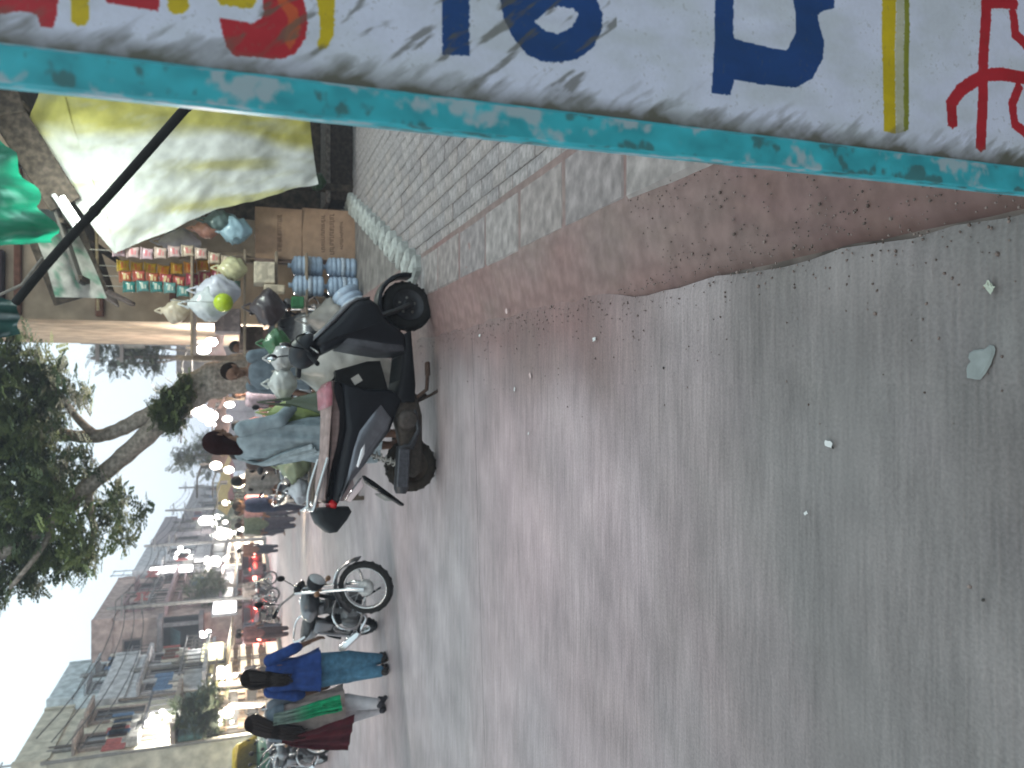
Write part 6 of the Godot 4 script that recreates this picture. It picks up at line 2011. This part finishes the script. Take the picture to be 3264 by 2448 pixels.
	var crowd := [[Vector3(-1.7, 0, -14.6), 0.5, Color(0.34, 0.31, 0.28), "person in beige shirt left of the pale blue person, near the vegetable table"], [Vector3(-2.4, 0, -16.4), 2.0, Color(0.05, 0.06, 0.10), "person in navy shirt in the market, left of the one in beige"], [Vector3(-3.3, 0, -21.5), 1.2, Color(0.36, 0.20, 0.19), "person in faded pink shirt in the middle market"], [Vector3(-3.9, 0, -23.0), 0.1, Color(0.12, 0.15, 0.10), "person in olive shirt beside the yellow canopied stall"], [Vector3(-0.2, 0, -16.0), 2.9, Color(0.30, 0.26, 0.30), "person in lilac shirt behind the trunk's foot"], [Vector3(0.35, 0, -14.9), 0.7, Color(0.07, 0.06, 0.06), "person in black shirt right of the trunk's foot"], [Vector3(-5.2, 0, -29.0), 1.6, Color(0.30, 0.29, 0.27), "far person in grey shirt left of the bicycle"], [Vector3(-6.8, 0, -34.0), 0.4, Color(0.22, 0.11, 0.08), "far person in brown shirt by the dark roadside tree"], [Vector3(-9.2, 0, -31.0), 0.0, Color(0.06, 0.06, 0.08), "far person in dark shirt right of the yellow sign"], [Vector3(-9.5, 0, -38.0), 0.3, Color(0.33, 0.28, 0.25), "far person in tan shirt by the red cars"]]
	for f in crowd:
		var q := dup(model, f[0], f[1], f[3])
		for part in q.get_children():
			if str(part.name).begins_with("shirt"):
				part.material_override = mat(f[2], 0.85, 2, 2.0)

# ---------------------------------------------------------------- trees
func tree_things() -> void:
	var o := thing("tree", "big leaning tree with forked trunk whose dark crown hangs over the street", "tree", Vector3(0.42, 0, -14.0))
	var base := Vector3(0.42, 0, -14.0)
	var bark := mat(Color(0.50, 0.43, 0.36), 0.95, 3, 1.4)
	var st := S()
	var trunk := curve([Vector3(0.50, -0.1, -14.0), Vector3(0.36, 0.8, -14.0), Vector3(0.17, 1.55, -14.0), Vector3(-0.03, 2.12, -14.0), Vector3(-0.36, 2.58, -14.0)], 6)
	var f := []
	for p in trunk:
		f.append(p - base)
	var rr := []
	for i in f.size():
		rr.append(lerpf(0.40, 0.25, float(i) / f.size()) * (1.0 + 0.08 * sin(i * 1.7)))
	tube(st, f, rr, 14)
	obj("trunk", st, bark, o)
	var limbs := [
		[[-0.30, 2.5, -14.0], [-0.52, 2.95, -14.0], [-0.74, 3.36, -14.05], [-0.84, 3.72, -14.1], [-0.80, 4.2, -14.3], [-0.55, 4.8, -14.4], [-0.4, 5.8, -14.6], 0.15, 0.06],
		[[-0.34, 2.5, -13.95], [-0.75, 2.85, -13.9], [-1.24, 3.36, -13.9], [-1.70, 3.86, -13.8], [-2.1, 4.22, -13.7], [-2.5, 4.8, -13.6], [-2.9, 5.6, -13.5], 0.18, 0.06],
		[[-1.60, 3.75, -13.8], [-2.0, 3.75, -13.9], [-2.35, 3.70, -14.0], [-2.7, 3.85, -14.2], 0.07, 0.03],
		[[-0.84, 3.70, -14.1], [-0.50, 3.95, -13.9], [-0.1, 4.2, -13.8], [0.3, 4.6, -13.7], 0.07, 0.03],
		[[-0.84, 3.6, -14.1], [-0.66, 3.78, -14.0], [-0.52, 3.92, -13.95], 0.03, 0.015],
		[[-2.1, 4.2, -13.7], [-2.5, 4.35, -13.5], [-3.0, 4.7, -13.3], 0.06, 0.025]]
	for l in limbs:
		st = S()
		var n: int = l.size() - 2
		var p := []
		for i in n:
			p.append(Vector3(l[i][0], l[i][1], l[i][2]) - base)
		p = curve(p, 5)
		var r := []
		for i in p.size():
			r.append(lerpf(l[n], l[n + 1], float(i) / p.size()) * (1.0 + 0.06 * sin(i * 2.3)))
		tube(st, p, r, 10)
		obj("limb", st, bark, o)
	var bl := []
	for e in [[0.45, 4.70, 0.42], [0.15, 4.45, 0.40], [-0.15, 4.20, 0.42], [-0.30, 4.72, 0.5], [-0.55, 4.55, 0.42], [-0.75, 5.0, 0.5], [-1.05, 4.45, 0.42], [-1.25, 4.75, 0.5], [-1.35, 4.15, 0.36], [-1.75, 4.45, 0.5], [-1.15, 3.75, 0.22], [-1.6, 3.95, 0.3], [-2.0, 3.95, 0.34], [-2.15, 3.55, 0.32], [-2.3, 3.2, 0.26], [-1.75, 3.3, 0.20], [-2.0, 2.98, 0.14], [-2.5, 3.75, 0.34], [-2.2, 4.5, 0.5], [-2.7, 4.25, 0.42], [-2.85, 3.85, 0.2], [-2.9, 4.7, 0.46], [-3.15, 4.95, 0.25], [-2.5, 5.1, 0.6], [0.0, 5.2, 0.6], [-1.0, 5.7, 0.8], [-2.0, 5.6, 0.8], [-3.0, 5.8, 0.7], [0.6, 5.5, 0.6], [-0.65, 4.0, 0.16], [0.0, 5.9, 0.8], [-0.15, 3.86, 0.13]]:
		bl.append([Vector3(e[0], e[1], -14.0 + 0.5 * sin(e[0] * 9.0 + e[1] * 5.0)) - base, e[2]])
	leaf_crown("crown", o, bl, 7200, 0.115, Color(0.065, 0.10, 0.05), Color(0.25, 0.31, 0.11), 3)
	leaf_crown("ivy", o, [[Vector3(-0.40, 2.58, -13.8) - base, 0.30], [Vector3(-0.12, 2.34, -13.78) - base, 0.22], [Vector3(-0.62, 2.5, -13.8) - base, 0.2]], 1500, 0.07, Color(0.075, 0.11, 0.03), Color(0.14, 0.175, 0.055), 4)
	# lesser trees
	var T := [["distant grey green tree beside the pale right hand buildings", Vector3(1.0, 0, -35), 6.5, [[0.6, 6.0, 0.7], [0.1, 5.5, 0.6], [-0.2, 6.2, 0.5], [0.6, 5.0, 0.7], [-0.1, 4.8, 0.5], [0.3, 6.8, 0.4]], 900, 0.16], ["faint distant tree just right of the pale blue person's head", Vector3(-3.6, 0, -42), 4.0, [[0, 3.9, 0.6], [0.5, 3.2, 0.6], [-0.4, 3.0, 0.6], [-0.2, 4.4, 0.4]], 600, 0.16], ["bushy street tree in front of the far lit shops, right one", Vector3(-10.4, 0, -43.0), 3.6, [[0, 3.4, 0.8], [0.5, 2.9, 0.6], [-0.5, 3.0, 0.6], [0, 2.5, 0.6]], 900, 0.15], ["bushy street tree near the left edge before the cream building", Vector3(-10.2, 0, -26.4), 2.9, [[0, 2.9, 0.55], [0.35, 2.4, 0.5], [-0.3, 2.3, 0.5], [0.1, 3.3, 0.35]], 900, 0.11], ["low dark green roadside tree far down the street", Vector3(-9.5, 0, -60), 2.8, [[0, 2.4, 1.0], [1.0, 2.0, 0.9], [-0.9, 1.8, 0.9], [0, 1.3, 0.9], [1.6, 1.4, 0.7]], 1000, 0.18]]
	for t in T:
		var u := thing("tree", t[0], "tree", t[1])
		st = S()
		tube(st, curve([Vector3(0.05, -0.1, 0), Vector3(0, t[2] * 0.35, 0), Vector3(0.1, t[2] * 0.7, 0), Vector3(0.05, t[2] * 0.95, 0)], 4), [0.16, 0.155, 0.15, 0.14, 0.13, 0.12, 0.11, 0.1, 0.09, 0.08, 0.06, 0.05, 0.04], 8)
		for k in 4:
			var b: Array = t[3][k % t[3].size()]
			tube(st, curve([Vector3(0.02, t[2] * (0.4 + 0.1 * k), 0), Vector3(b[0] * 0.5, t[2] * (0.5 + 0.1 * k), 0.1), Vector3(b[0], b[1], 0)], 3), 0.035, 6)
		obj("trunk", st, bark, u)
		var bb := []
		for b in t[3]:
			bb.append([Vector3(b[0], b[1], 0), b[2]])
		leaf_crown("crown", u, bb, t[4], t[5], Color(0.06, 0.08, 0.05), Color(0.12, 0.145, 0.065), int(t[2] * 10))

# ---------------------------------------------------------------- the two sides of the street
func street_right() -> void:
	# tan building behind the stall
	var o := thing("building", "tan plastered building behind the stall with reddish string courses", "building", Vector3(4.0, 0, -18.0))
	var st := S()
	box(st, Vector3(0, 4.0, 0), Vector3(5.98, 8.0, 8.0))
	obj("wall", st, mat(Color(0.52, 0.39, 0.27), 0.9, 2, 0.3), o)
	for y in [[3.62, 0.12, 0.55], [2.55, 0.10, 0.9], [4.75, 0.1, 5.9]]:
		st = S()
		box(st, Vector3(-2.99 + 0.06 + y[2] / 2, y[0], 4.02), Vector3(y[2], y[1], 0.1), Basis.IDENTITY, 0.015)
		obj("string_course", st, mat(Color(0.22, 0.10, 0.065), 0.9, 2, 1.0), o)
	st = S()
	box(st, Vector3(-2.4, 5.1, 4.03), Vector3(0.9, 0.35, 0.2), Basis.IDENTITY, 0.02)
	obj("window_ledge", st, mat(Color(0.06, 0.04, 0.045), 0.8, 2, 1.0), o)
	window(o, Vector3(0.4, 6.0, 4.0), 1.2, 1.3, "z", Color(0.25, 0.16, 0.1), mat(Color(0.02, 0.02, 0.025), 0.2, 0), true, true)
	building("pale two storey building beyond the tan one on the right", Vector3(1.55, 0, -34), Vector3(8, 5.2, -26), Color(0.38, 0.37, 0.33), 2, Color(0.3, 0.3, 0.3), 2, 3, 1, Color(0.25, 0.2, 0.2))
	building("low grey shop row far down the right side", Vector3(0.6, 0, -60), Vector3(8, 3.6, -40), Color(0.33, 0.30, 0.29), 1, Color(0.3, 0.28, 0.27), 3, 2, 1, Color(0.4, 0.3, 0.3))
	# water tower and line of wires on its roof
	var p := thing("utility_pole", "thin grey utility pole with crossarms beside the pale building", "pole", Vector3(1.15, 0, -24.0))
	st = S()
	tube(st, [Vector3(0, 0, 0), Vector3(0, 5.6, 0)], [0.10, 0.07], 8)
	obj("pole", st, mat(Color(0.22, 0.22, 0.22), 0.8, 2, 1.0), p)
	for y in [4.6, 5.2]:
		st = S()
		box(st, Vector3(0, y, 0), Vector3(1.1, 0.09, 0.09))
		for k in 3:
			lathe(st, [Vector2(0, 0.04), Vector2(0.06, 0.045), Vector2(0.12, 0.03), Vector2(0.13, 0.001)], Vector3(-0.45 + 0.45 * k, y + 0.04, 0), Vector3.UP, 8)
		obj("crossarm", st, mat(Color(0.18, 0.18, 0.18), 0.7, 0), p)
	# bulbs over the stalls, right of and behind the trunk
	lamp("bulb_lamp", "glowing white bulb over the stalls, upper of the pair right of the trunk", Vector3(0.62, 2.14, -15.2), Vector3(0.22, 0.30, 0.22), Color(1.0, 0.93, 0.86), 3.0, 3.0)
	lamp("bulb_lamp", "glowing white bulb over the stalls, lower of the pair right of the trunk", Vector3(0.78, 2.02, -15.6), Vector3(0.2, 0.26, 0.2), Color(1.0, 0.93, 0.86), 3.0, 3.0)
	lamp("bulb_lamp", "large glowing bulb left of the tree trunk", Vector3(-0.72, 2.2, -19.0), Vector3(0.5, 0.72, 0.4), Color(1.0, 0.88, 0.84), 2.6, 6.0)
	lamp("bulb_lamp", "small bright bulb low beside the trunk", Vector3(-0.42, 1.72, -17.0), Vector3(0.16, 0.24, 0.16), Color(1.0, 0.92, 0.88), 3.0, 1.5)
	lamp("bulb_lamp", "yellowish bulb left of the pale blue person", Vector3(-2.35, 1.55, -20.0), Vector3(0.5, 0.55, 0.4), Color(1.0, 0.86, 0.55), 1.4, 4.0)
	for q in [[Vector3(-1.55, 1.95, -16.0), "tiny bulb over the market, first left of the trunk"], [Vector3(-1.9, 1.75, -18.5), "tiny bulb over the market, second left of the trunk"], [Vector3(-3.4, 1.9, -24.0), "tiny bulb between the yellow canopy and the bicycle"], [Vector3(-5.6, 2.1, -34.0), "tiny bulb over the bicycle"], [Vector3(-6.9, 2.5, -40.0), "tiny bulb high left of the bicycle"]]:
		lamp("bulb_lamp", q[1], q[0], Vector3(0.2, 0.26, 0.2), Color(1.0, 0.90, 0.80), 3.0, 0.35)
	# market stalls that close the view under the tree
	for k in 4:
		var x: float = [-0.8, 0.6, -2.6, -4.4][k]
		var z: float = [-20.5, -17.5, -24.5, -40.0][k]
		var s := thing("market_stall", ["stall of heaped brown goods under the big tree", "stall with pinkish cloth sides right of the trunk", "stall with yellowish canopy left of the pale blue person", "far stall with maroon canopy beyond the bicycle"][k], "stall", Vector3(x, 0, z))
		for e in [[-0.9, 0.6], [0.9, 0.6], [-0.9, -0.6], [0.9, -0.6]]:
			st = S()
			bar(st, Vector3(e[0], 0, e[1]), Vector3(e[0], 1.95, e[1]), 0.05, 0.05)
			obj("post", st, mat(Color(0.12, 0.09, 0.06), 0.9, 2, 1.0), s)
		st = S()
		box(st, Vector3(0, 0.7, 0), Vector3(1.8, 0.08, 1.2))
		obj("table", st, mat(Color(0.2, 0.15, 0.11), 0.9, 2, 1.0), s)
		var cc: Color = [Color(0.16, 0.10, 0.08), Color(0.36, 0.25, 0.23), Color(0.40, 0.30, 0.14), Color(0.22, 0.09, 0.09)][k]
		st = sheet([Vector3(-1.1, 1.85, 0.9), Vector3(0, 1.78, 0.95), Vector3(1.1, 1.85, 0.9)], [Vector3(-1.1, 2.2, -0.8), Vector3(0, 2.12, -0.8), Vector3(1.1, 2.2, -0.8)], 8, 8, func(u, t, q): return Vector3(0, 0.05 * sin(q.x * 9.0), 0), func(q): return cc)
		obj("canopy", st, vmat(0.9, 2, 1.0), s)
		st = S()
		for q in 14:
			ball(st, Vector3(-0.75 + 0.115 * q, 0.84 + 0.08 * (q % 3), 0.2 * sin(q * 2.0)), Vector3(0.11, 0.09, 0.11), 8)
		obj("goods", st, mat([Color(0.14, 0.08, 0.06), Color(0.3, 0.2, 0.17), Color(0.3, 0.3, 0.12), Color(0.2, 0.1, 0.1)][k], 0.7, 2, 1.0), s)
	# heap of vegetables and bags on the ground between the parked bikes
	plastic_bag("sack", "tall cream sack standing behind the scooter's footwell", Vector3(0.12, 0.0, -7.85), Vector3(0.30, 1.0, 0.2), Color(0.46, 0.44, 0.39), 109, "sack")
	plastic_bag("plastic_bag", "white bag lying in the clutter behind the scooter's handlebar", Vector3(0.24, 0.99, -7.8), Vector3(0.13, 0.26, 0.12), Color(0.6, 0.6, 0.58), 101)
	plastic_bag("plastic_bag", "torn white bag behind the front of the scooter's seat", Vector3(0.0, 0.99, -7.8), Vector3(0.15, 0.27, 0.12), Color(0.62, 0.64, 0.60), 102)
	plastic_bag("sack", "pale lime green sack behind the scooter's seat", Vector3(-0.26, 0.74, -7.6), Vector3(0.12, 0.52, 0.1), Color(0.38, 0.46, 0.16), 103, "sack")
	plastic_bag("sack", "dark olive sack behind the front end of the scooter's seat", Vector3(-0.16, 0.0, -7.3), Vector3(0.14, 1.12, 0.12), Color(0.05, 0.07, 0.03), 104, "sack")
	plastic_bag("greens", "bunch of green vegetables behind the scooter's mirror", Vector3(0.40, 1.02, -8.15), Vector3(0.14, 0.28, 0.12), Color(0.05, 0.16, 0.06), 105, "greens")
	plastic_bag("greens", "heap of grey green gourds behind the scooter's tail", Vector3(-1.02, 0.65, -10.4), Vector3(0.22, 0.42, 0.18), Color(0.26, 0.29, 0.17), 106, "greens")
	plastic_bag("plastic_bag", "grey white bag behind the scooter's tail light", Vector3(-1.36, 0.65, -10.4), Vector3(0.16, 0.28, 0.13), Color(0.5, 0.52, 0.55), 107)
	var cart := thing("vegetable_table", "low plank table of vegetables behind the scooter's tail", "table", Vector3(-1.12, 0, -10.5), 0.05)
	for k in 6:
		st = S()
		box(st, Vector3(0, 0.63, -0.3 + k * 0.12), Vector3(0.8, 0.04, 0.11), Basis.IDENTITY, 0.005)
		obj("plank", st, mat(Color(0.16, 0.125, 0.095), 0.9, 3, 1.2), cart)
	for e in [[-0.36, -0.27], [0.36, -0.27], [-0.36, 0.27], [0.36, 0.27]]:
		st = S()
		bar(st, Vector3(e[0], 0, e[1]), Vector3(e[0], 0.61, e[1]), 0.05, 0.05)
		obj("leg", st, mat(Color(0.13, 0.10, 0.075), 0.9, 2, 1.2), cart)
	# unseen shop front added behind the camera to block sky over the near ground
	var bk := thing("building", "plain unseen shop front added behind the camera to block sky", "building", Vector3(0, 0, 8.0))
	st = S()
	box(st, Vector3(0, 2.4, 1.0), Vector3(14, 4.8, 3.0))
	obj("wall", st, mat(Color(0.30, 0.28, 0.25), 0.9, 3, 0.4), bk)

func street_left() -> void:
	building("cream building with dark windows at the far left edge", Vector3(-20, 0, -30), Vector3(-11, 6.95, -26), Color(0.58, 0.55, 0.44), 2, Color(0.36, 0.30, 0.26), 2, 4, 1, Color(0.12, 0.22, 0.20))
	building("white blue building rising behind the cream one", Vector3(-22, 0, -39.8), Vector3(-12.6, 8.0, -35.4), Color(0.56, 0.63, 0.64), 3, Color(0.36, 0.4, 0.42), 2, 3, 1)
	building("low grey white building with columns between the cream and brown ones", Vector3(-19, 0, -35.2), Vector3(-11.0, 5.5, -30.3), Color(0.56, 0.57, 0.58), 2, Color(0.34, 0.34, 0.36), 3, 2, 1, Color(0.45, 0.4, 0.2), 0.7)
	var b := building("brown brick clad building with a dark upper verandah", Vector3(-18.5, 0, -50), Vector3(-11.25, 7.4, -41.5), Color(0.47, 0.36, 0.325), 3, Color(0.33, 0.23, 0.24), 2, 0, 1, Color(0.3, 0.3, 0.34))
	var st := S()
	box(st, Vector3(0.2, 4.2, 4.35), Vector3(6.8, 1.7, 0.2))
	obj("verandah", st, mat(Color(0.02, 0.024, 0.03), 0.6, 2, 0.5), b)
	st = S()
	box(st, Vector3(0.2, 5.12, 4.7), Vector3(7.2, 0.22, 0.9), Basis.IDENTITY, 0.03)
	box(st, Vector3(0.2, 3.3, 4.7), Vector3(7.2, 0.22, 0.9), Basis.IDENTITY, 0.03)
	obj("verandah_slab", st, mat(Color(0.22, 0.21, 0.22), 0.9, 2, 0.5), b)
	for k in 5:
		st = S()
		box(st, Vector3(-3.0 + 1.6 * k, 4.2, 4.95), Vector3(0.16, 1.6, 0.16))
		obj("column", st, mat(Color(0.2, 0.2, 0.21), 0.9, 2, 0.5), b)
	st = S()
	bar(st, Vector3(2.3, 4.7, 4.6), Vector3(2.3, 4.2, 5.6), 1.8, 0.03)
	obj("verandah_awning", st, mat(Color(0.05, 0.10, 0.11), 0.8, 2, 0.6), b)
	for k in 3:
		window(b, Vector3(-2.2 + 2.2 * k, 6.4, 4.25), 0.9, 0.7, "z", Color(0.2, 0.16, 0.15), mat(Color(0.02, 0.02, 0.025), 0.2, 0), false)
	building("pale grey building right of the brown one", Vector3(-19, 0, -58), Vector3(-11, 6.7, -50.4), Color(0.58, 0.58, 0.60), 2, Color(0.42, 0.42, 0.44), 2, 2, 1, Color(0.5, 0.5, 0.5), 0.8)
	building("grey mauve building far down the left side", Vector3(-19, 0, -70), Vector3(-11, 6.6, -58.4), Color(0.38, 0.33, 0.345), 2, Color(0.38, 0.35, 0.35), 3, 2, 1, Color(0.4, 0.35, 0.3), 1.0)
	building("faint building that ends the left side of the street", Vector3(-19, 0, -88), Vector3(-10.6, 5.2, -70.4), Color(0.42, 0.39, 0.40), 2, Color(0.3, 0.3, 0.3), 3, 2, 1, Color(0.35, 0.35, 0.3), 1.0)
	building("low building across the far end of the street", Vector3(-10, 0, -106), Vector3(0, 3.6, -96), Color(0.33, 0.30, 0.31), 1, Color(0.3, 0.3, 0.3), 3, 4, 1)
	# sagging cables along the street
	for k in 4:
		st = S()
		var p0 := Vector3(-9.9 + 0.15 * k, 5.6 + 0.35 * k, -24.0)
		for q in 4:
			var e := []
			for m in 9:
				var t := m / 8.0
				e.append(p0 + Vector3(0, -0.55 * 4.0 * t * (1.0 - t), -(q + t) * 14.0))
			tube(st, e, 0.018, 5)
		var cb := obj("overhead_cable", st, mat(Color(0.03, 0.03, 0.03), 0.7, 0))
		tag(cb, "thin black overhead cable sagging along the left shops, %s" % ["lowest of four", "second lowest of four", "third lowest of four", "highest of four"][k], "cable", "cables along the left side of the street")
	for k in 4:
		var up := thing("utility_pole", ["concrete utility pole before the columned grey white building", "concrete utility pole before the pale grey building", "concrete utility pole before the grey mauve building", "farthest concrete utility pole of the street"][k], "pole", Vector3(-9.75, 0, -38.0 - 14.0 * k), 0.0, "utility poles along the left side of the street")
		st = S()
		tube(st, [Vector3.ZERO, Vector3(0, 7.0, 0)], [0.12, 0.08], 8)
		obj("pole", st, mat(Color(0.30, 0.29, 0.28), 0.9, 2, 1.0), up)
		for y in [5.6, 6.4]:
			st = S()
			box(st, Vector3(0.1, y, 0), Vector3(0.9, 0.08, 0.08))
			obj("crossarm", st, mat(Color(0.16, 0.16, 0.16), 0.8, 0), up)
	# water tanks on the roofs
	var tank := thing("water_tank", "black water tank on the pale grey building's roof", "water tank", Vector3(-12.0, 7.15, -52.0), 0.0, "roof water tanks")
	st = S()
	lathe(st, [Vector2(0, 0.001), Vector2(0, 0.5), Vector2(0.25, 0.52), Vector2(0.5, 0.5), Vector2(0.75, 0.52), Vector2(0.95, 0.48), Vector2(1.1, 0.2), Vector2(1.18, 0.19), Vector2(1.18, 0.001)], Vector3.ZERO, Vector3.UP, 18)
	obj("drum", st, mat(Color(0.04, 0.04, 0.045), 0.5, 2, 1.0), tank)
	st = S()
	for s in [-0.4, 0.4]:
		box(st, Vector3(s, -0.2, 0), Vector3(0.15, 0.4, 0.8))
	obj("stand", st, mat(Color(0.3, 0.3, 0.3), 0.9, 2, 1.0), tank)
	dup(tank, Vector3(-15.0, 8.3, -36.5), 0.5, "black water tank on the white blue building's roof")
	# lit signs and bulbs along the shops
	lamp("lit_signboard", "tall lit white banner sign on the pale grey building", Vector3(-10.75, 5.3, -49.6), Vector3(0.2, 2.3, 1.1), Color(1.0, 0.98, 0.98), 2.0, 6.0)
	lamp("lit_signboard", "square lit white shop sign under the brown building", Vector3(-10.3, 2.2, -39.0), Vector3(0.2, 1.0, 2.0), Color(1.0, 0.97, 0.94), 2.2, 9.0)
	lamp("lit_signboard", "pale yellow lit sign above the blue dressed walker", Vector3(-10.6, 2.55, -33.4), Vector3(0.2, 0.8, 1.7), Color(1.0, 0.92, 0.55), 0.85, 3.0)
	lamp("bulb_lamp", "round bright street bulb before the cream building", Vector3(-10.4, 4.05, -26.6), Vector3(0.55, 0.62, 0.55), Color(1.0, 0.97, 0.9), 3.0, 9.0)
	lamp("bulb_lamp", "bright bulb beside the dark verandah", Vector3(-10.7, 3.0, -36.0), Vector3(0.4, 0.5, 0.4), Color(1.0, 0.97, 0.92), 3.0, 6.0)
	lamp("bulb_lamp", "round bulb high on the grey mauve building", Vector3(-10.5, 5.0, -52.5), Vector3(0.8, 0.9, 0.8), Color(1.0, 0.96, 0.9), 2.6, 8.0)
	lamp("bulb_lamp", "large glaring shop bulb far down the street, upper one", Vector3(-10.2, 4.0, -63.0), Vector3(1.3, 1.7, 1.3), Color(1.0, 0.97, 0.92), 2.6, 14.0)
	lamp("bulb_lamp", "large glaring shop bulb far down the street, lower one", Vector3(-10.2, 2.6, -57.0), Vector3(1.4, 2.0, 1.4), Color(1.0, 0.95, 0.86), 2.6, 14.0)
	lamp("bulb_lamp", "glaring shop bulb left of the far roadside tree", Vector3(-10.1, 2.9, -48.0), Vector3(1.0, 1.1, 1.0), Color(1.0, 0.95, 0.86), 2.6, 10.0)
	lamp("bulb_lamp", "glaring warm shop bulb behind the woman in cream", Vector3(-10.2, 2.1, -29.6), Vector3(0.7, 0.8, 0.7), Color(1.0, 0.92, 0.78), 2.6, 8.0)
	lamp("bulb_lamp", "warm shop bulb at the left of the woman in cream's head", Vector3(-10.3, 1.9, -26.2), Vector3(0.5, 0.6, 0.5), Color(1.0, 0.92, 0.78), 2.2, 6.0)
	# poles and a wire-like mast on the roofs
	for m in [[Vector3(-11.6, 6.9, -27.6), "thin mast on the cream building's roof, left one"], [Vector3(-11.8, 6.9, -55.0), "thin lattice mast on the pale grey building's roof"]]:
		var t := thing("roof_mast", m[1], "mast", m[0])
		st = S()
		tube(st, [Vector3(0, 0, 0), Vector3(0, 2.2, 0)], 0.035, 6)
		tube(st, [Vector3(0, 0, 1.2), Vector3(0, 2.2, 1.2)], 0.035, 6)
		for y in [0.8, 1.5, 2.1]:
			tube(st, [Vector3(0, y, -0.3), Vector3(0, y, 1.5)], 0.025, 6)
		obj("mast", st, mat(Color(0.35, 0.36, 0.37), 0.6, 0), t)
	# red earth verge with kerb on the left
	for k in 20:
		st = S()
		box(st, Vector3(-10.15, 0.05, -20.0 - k * 2.0), Vector3(0.18, 0.2, 1.97), Basis.IDENTITY, 0.02)
		var kb := obj("kerb_stone", st, mat(Color(0.30, 0.27, 0.24) if k % 2 else Color(0.34, 0.31, 0.26), 0.9, 2, 1.0))
		setting(kb)
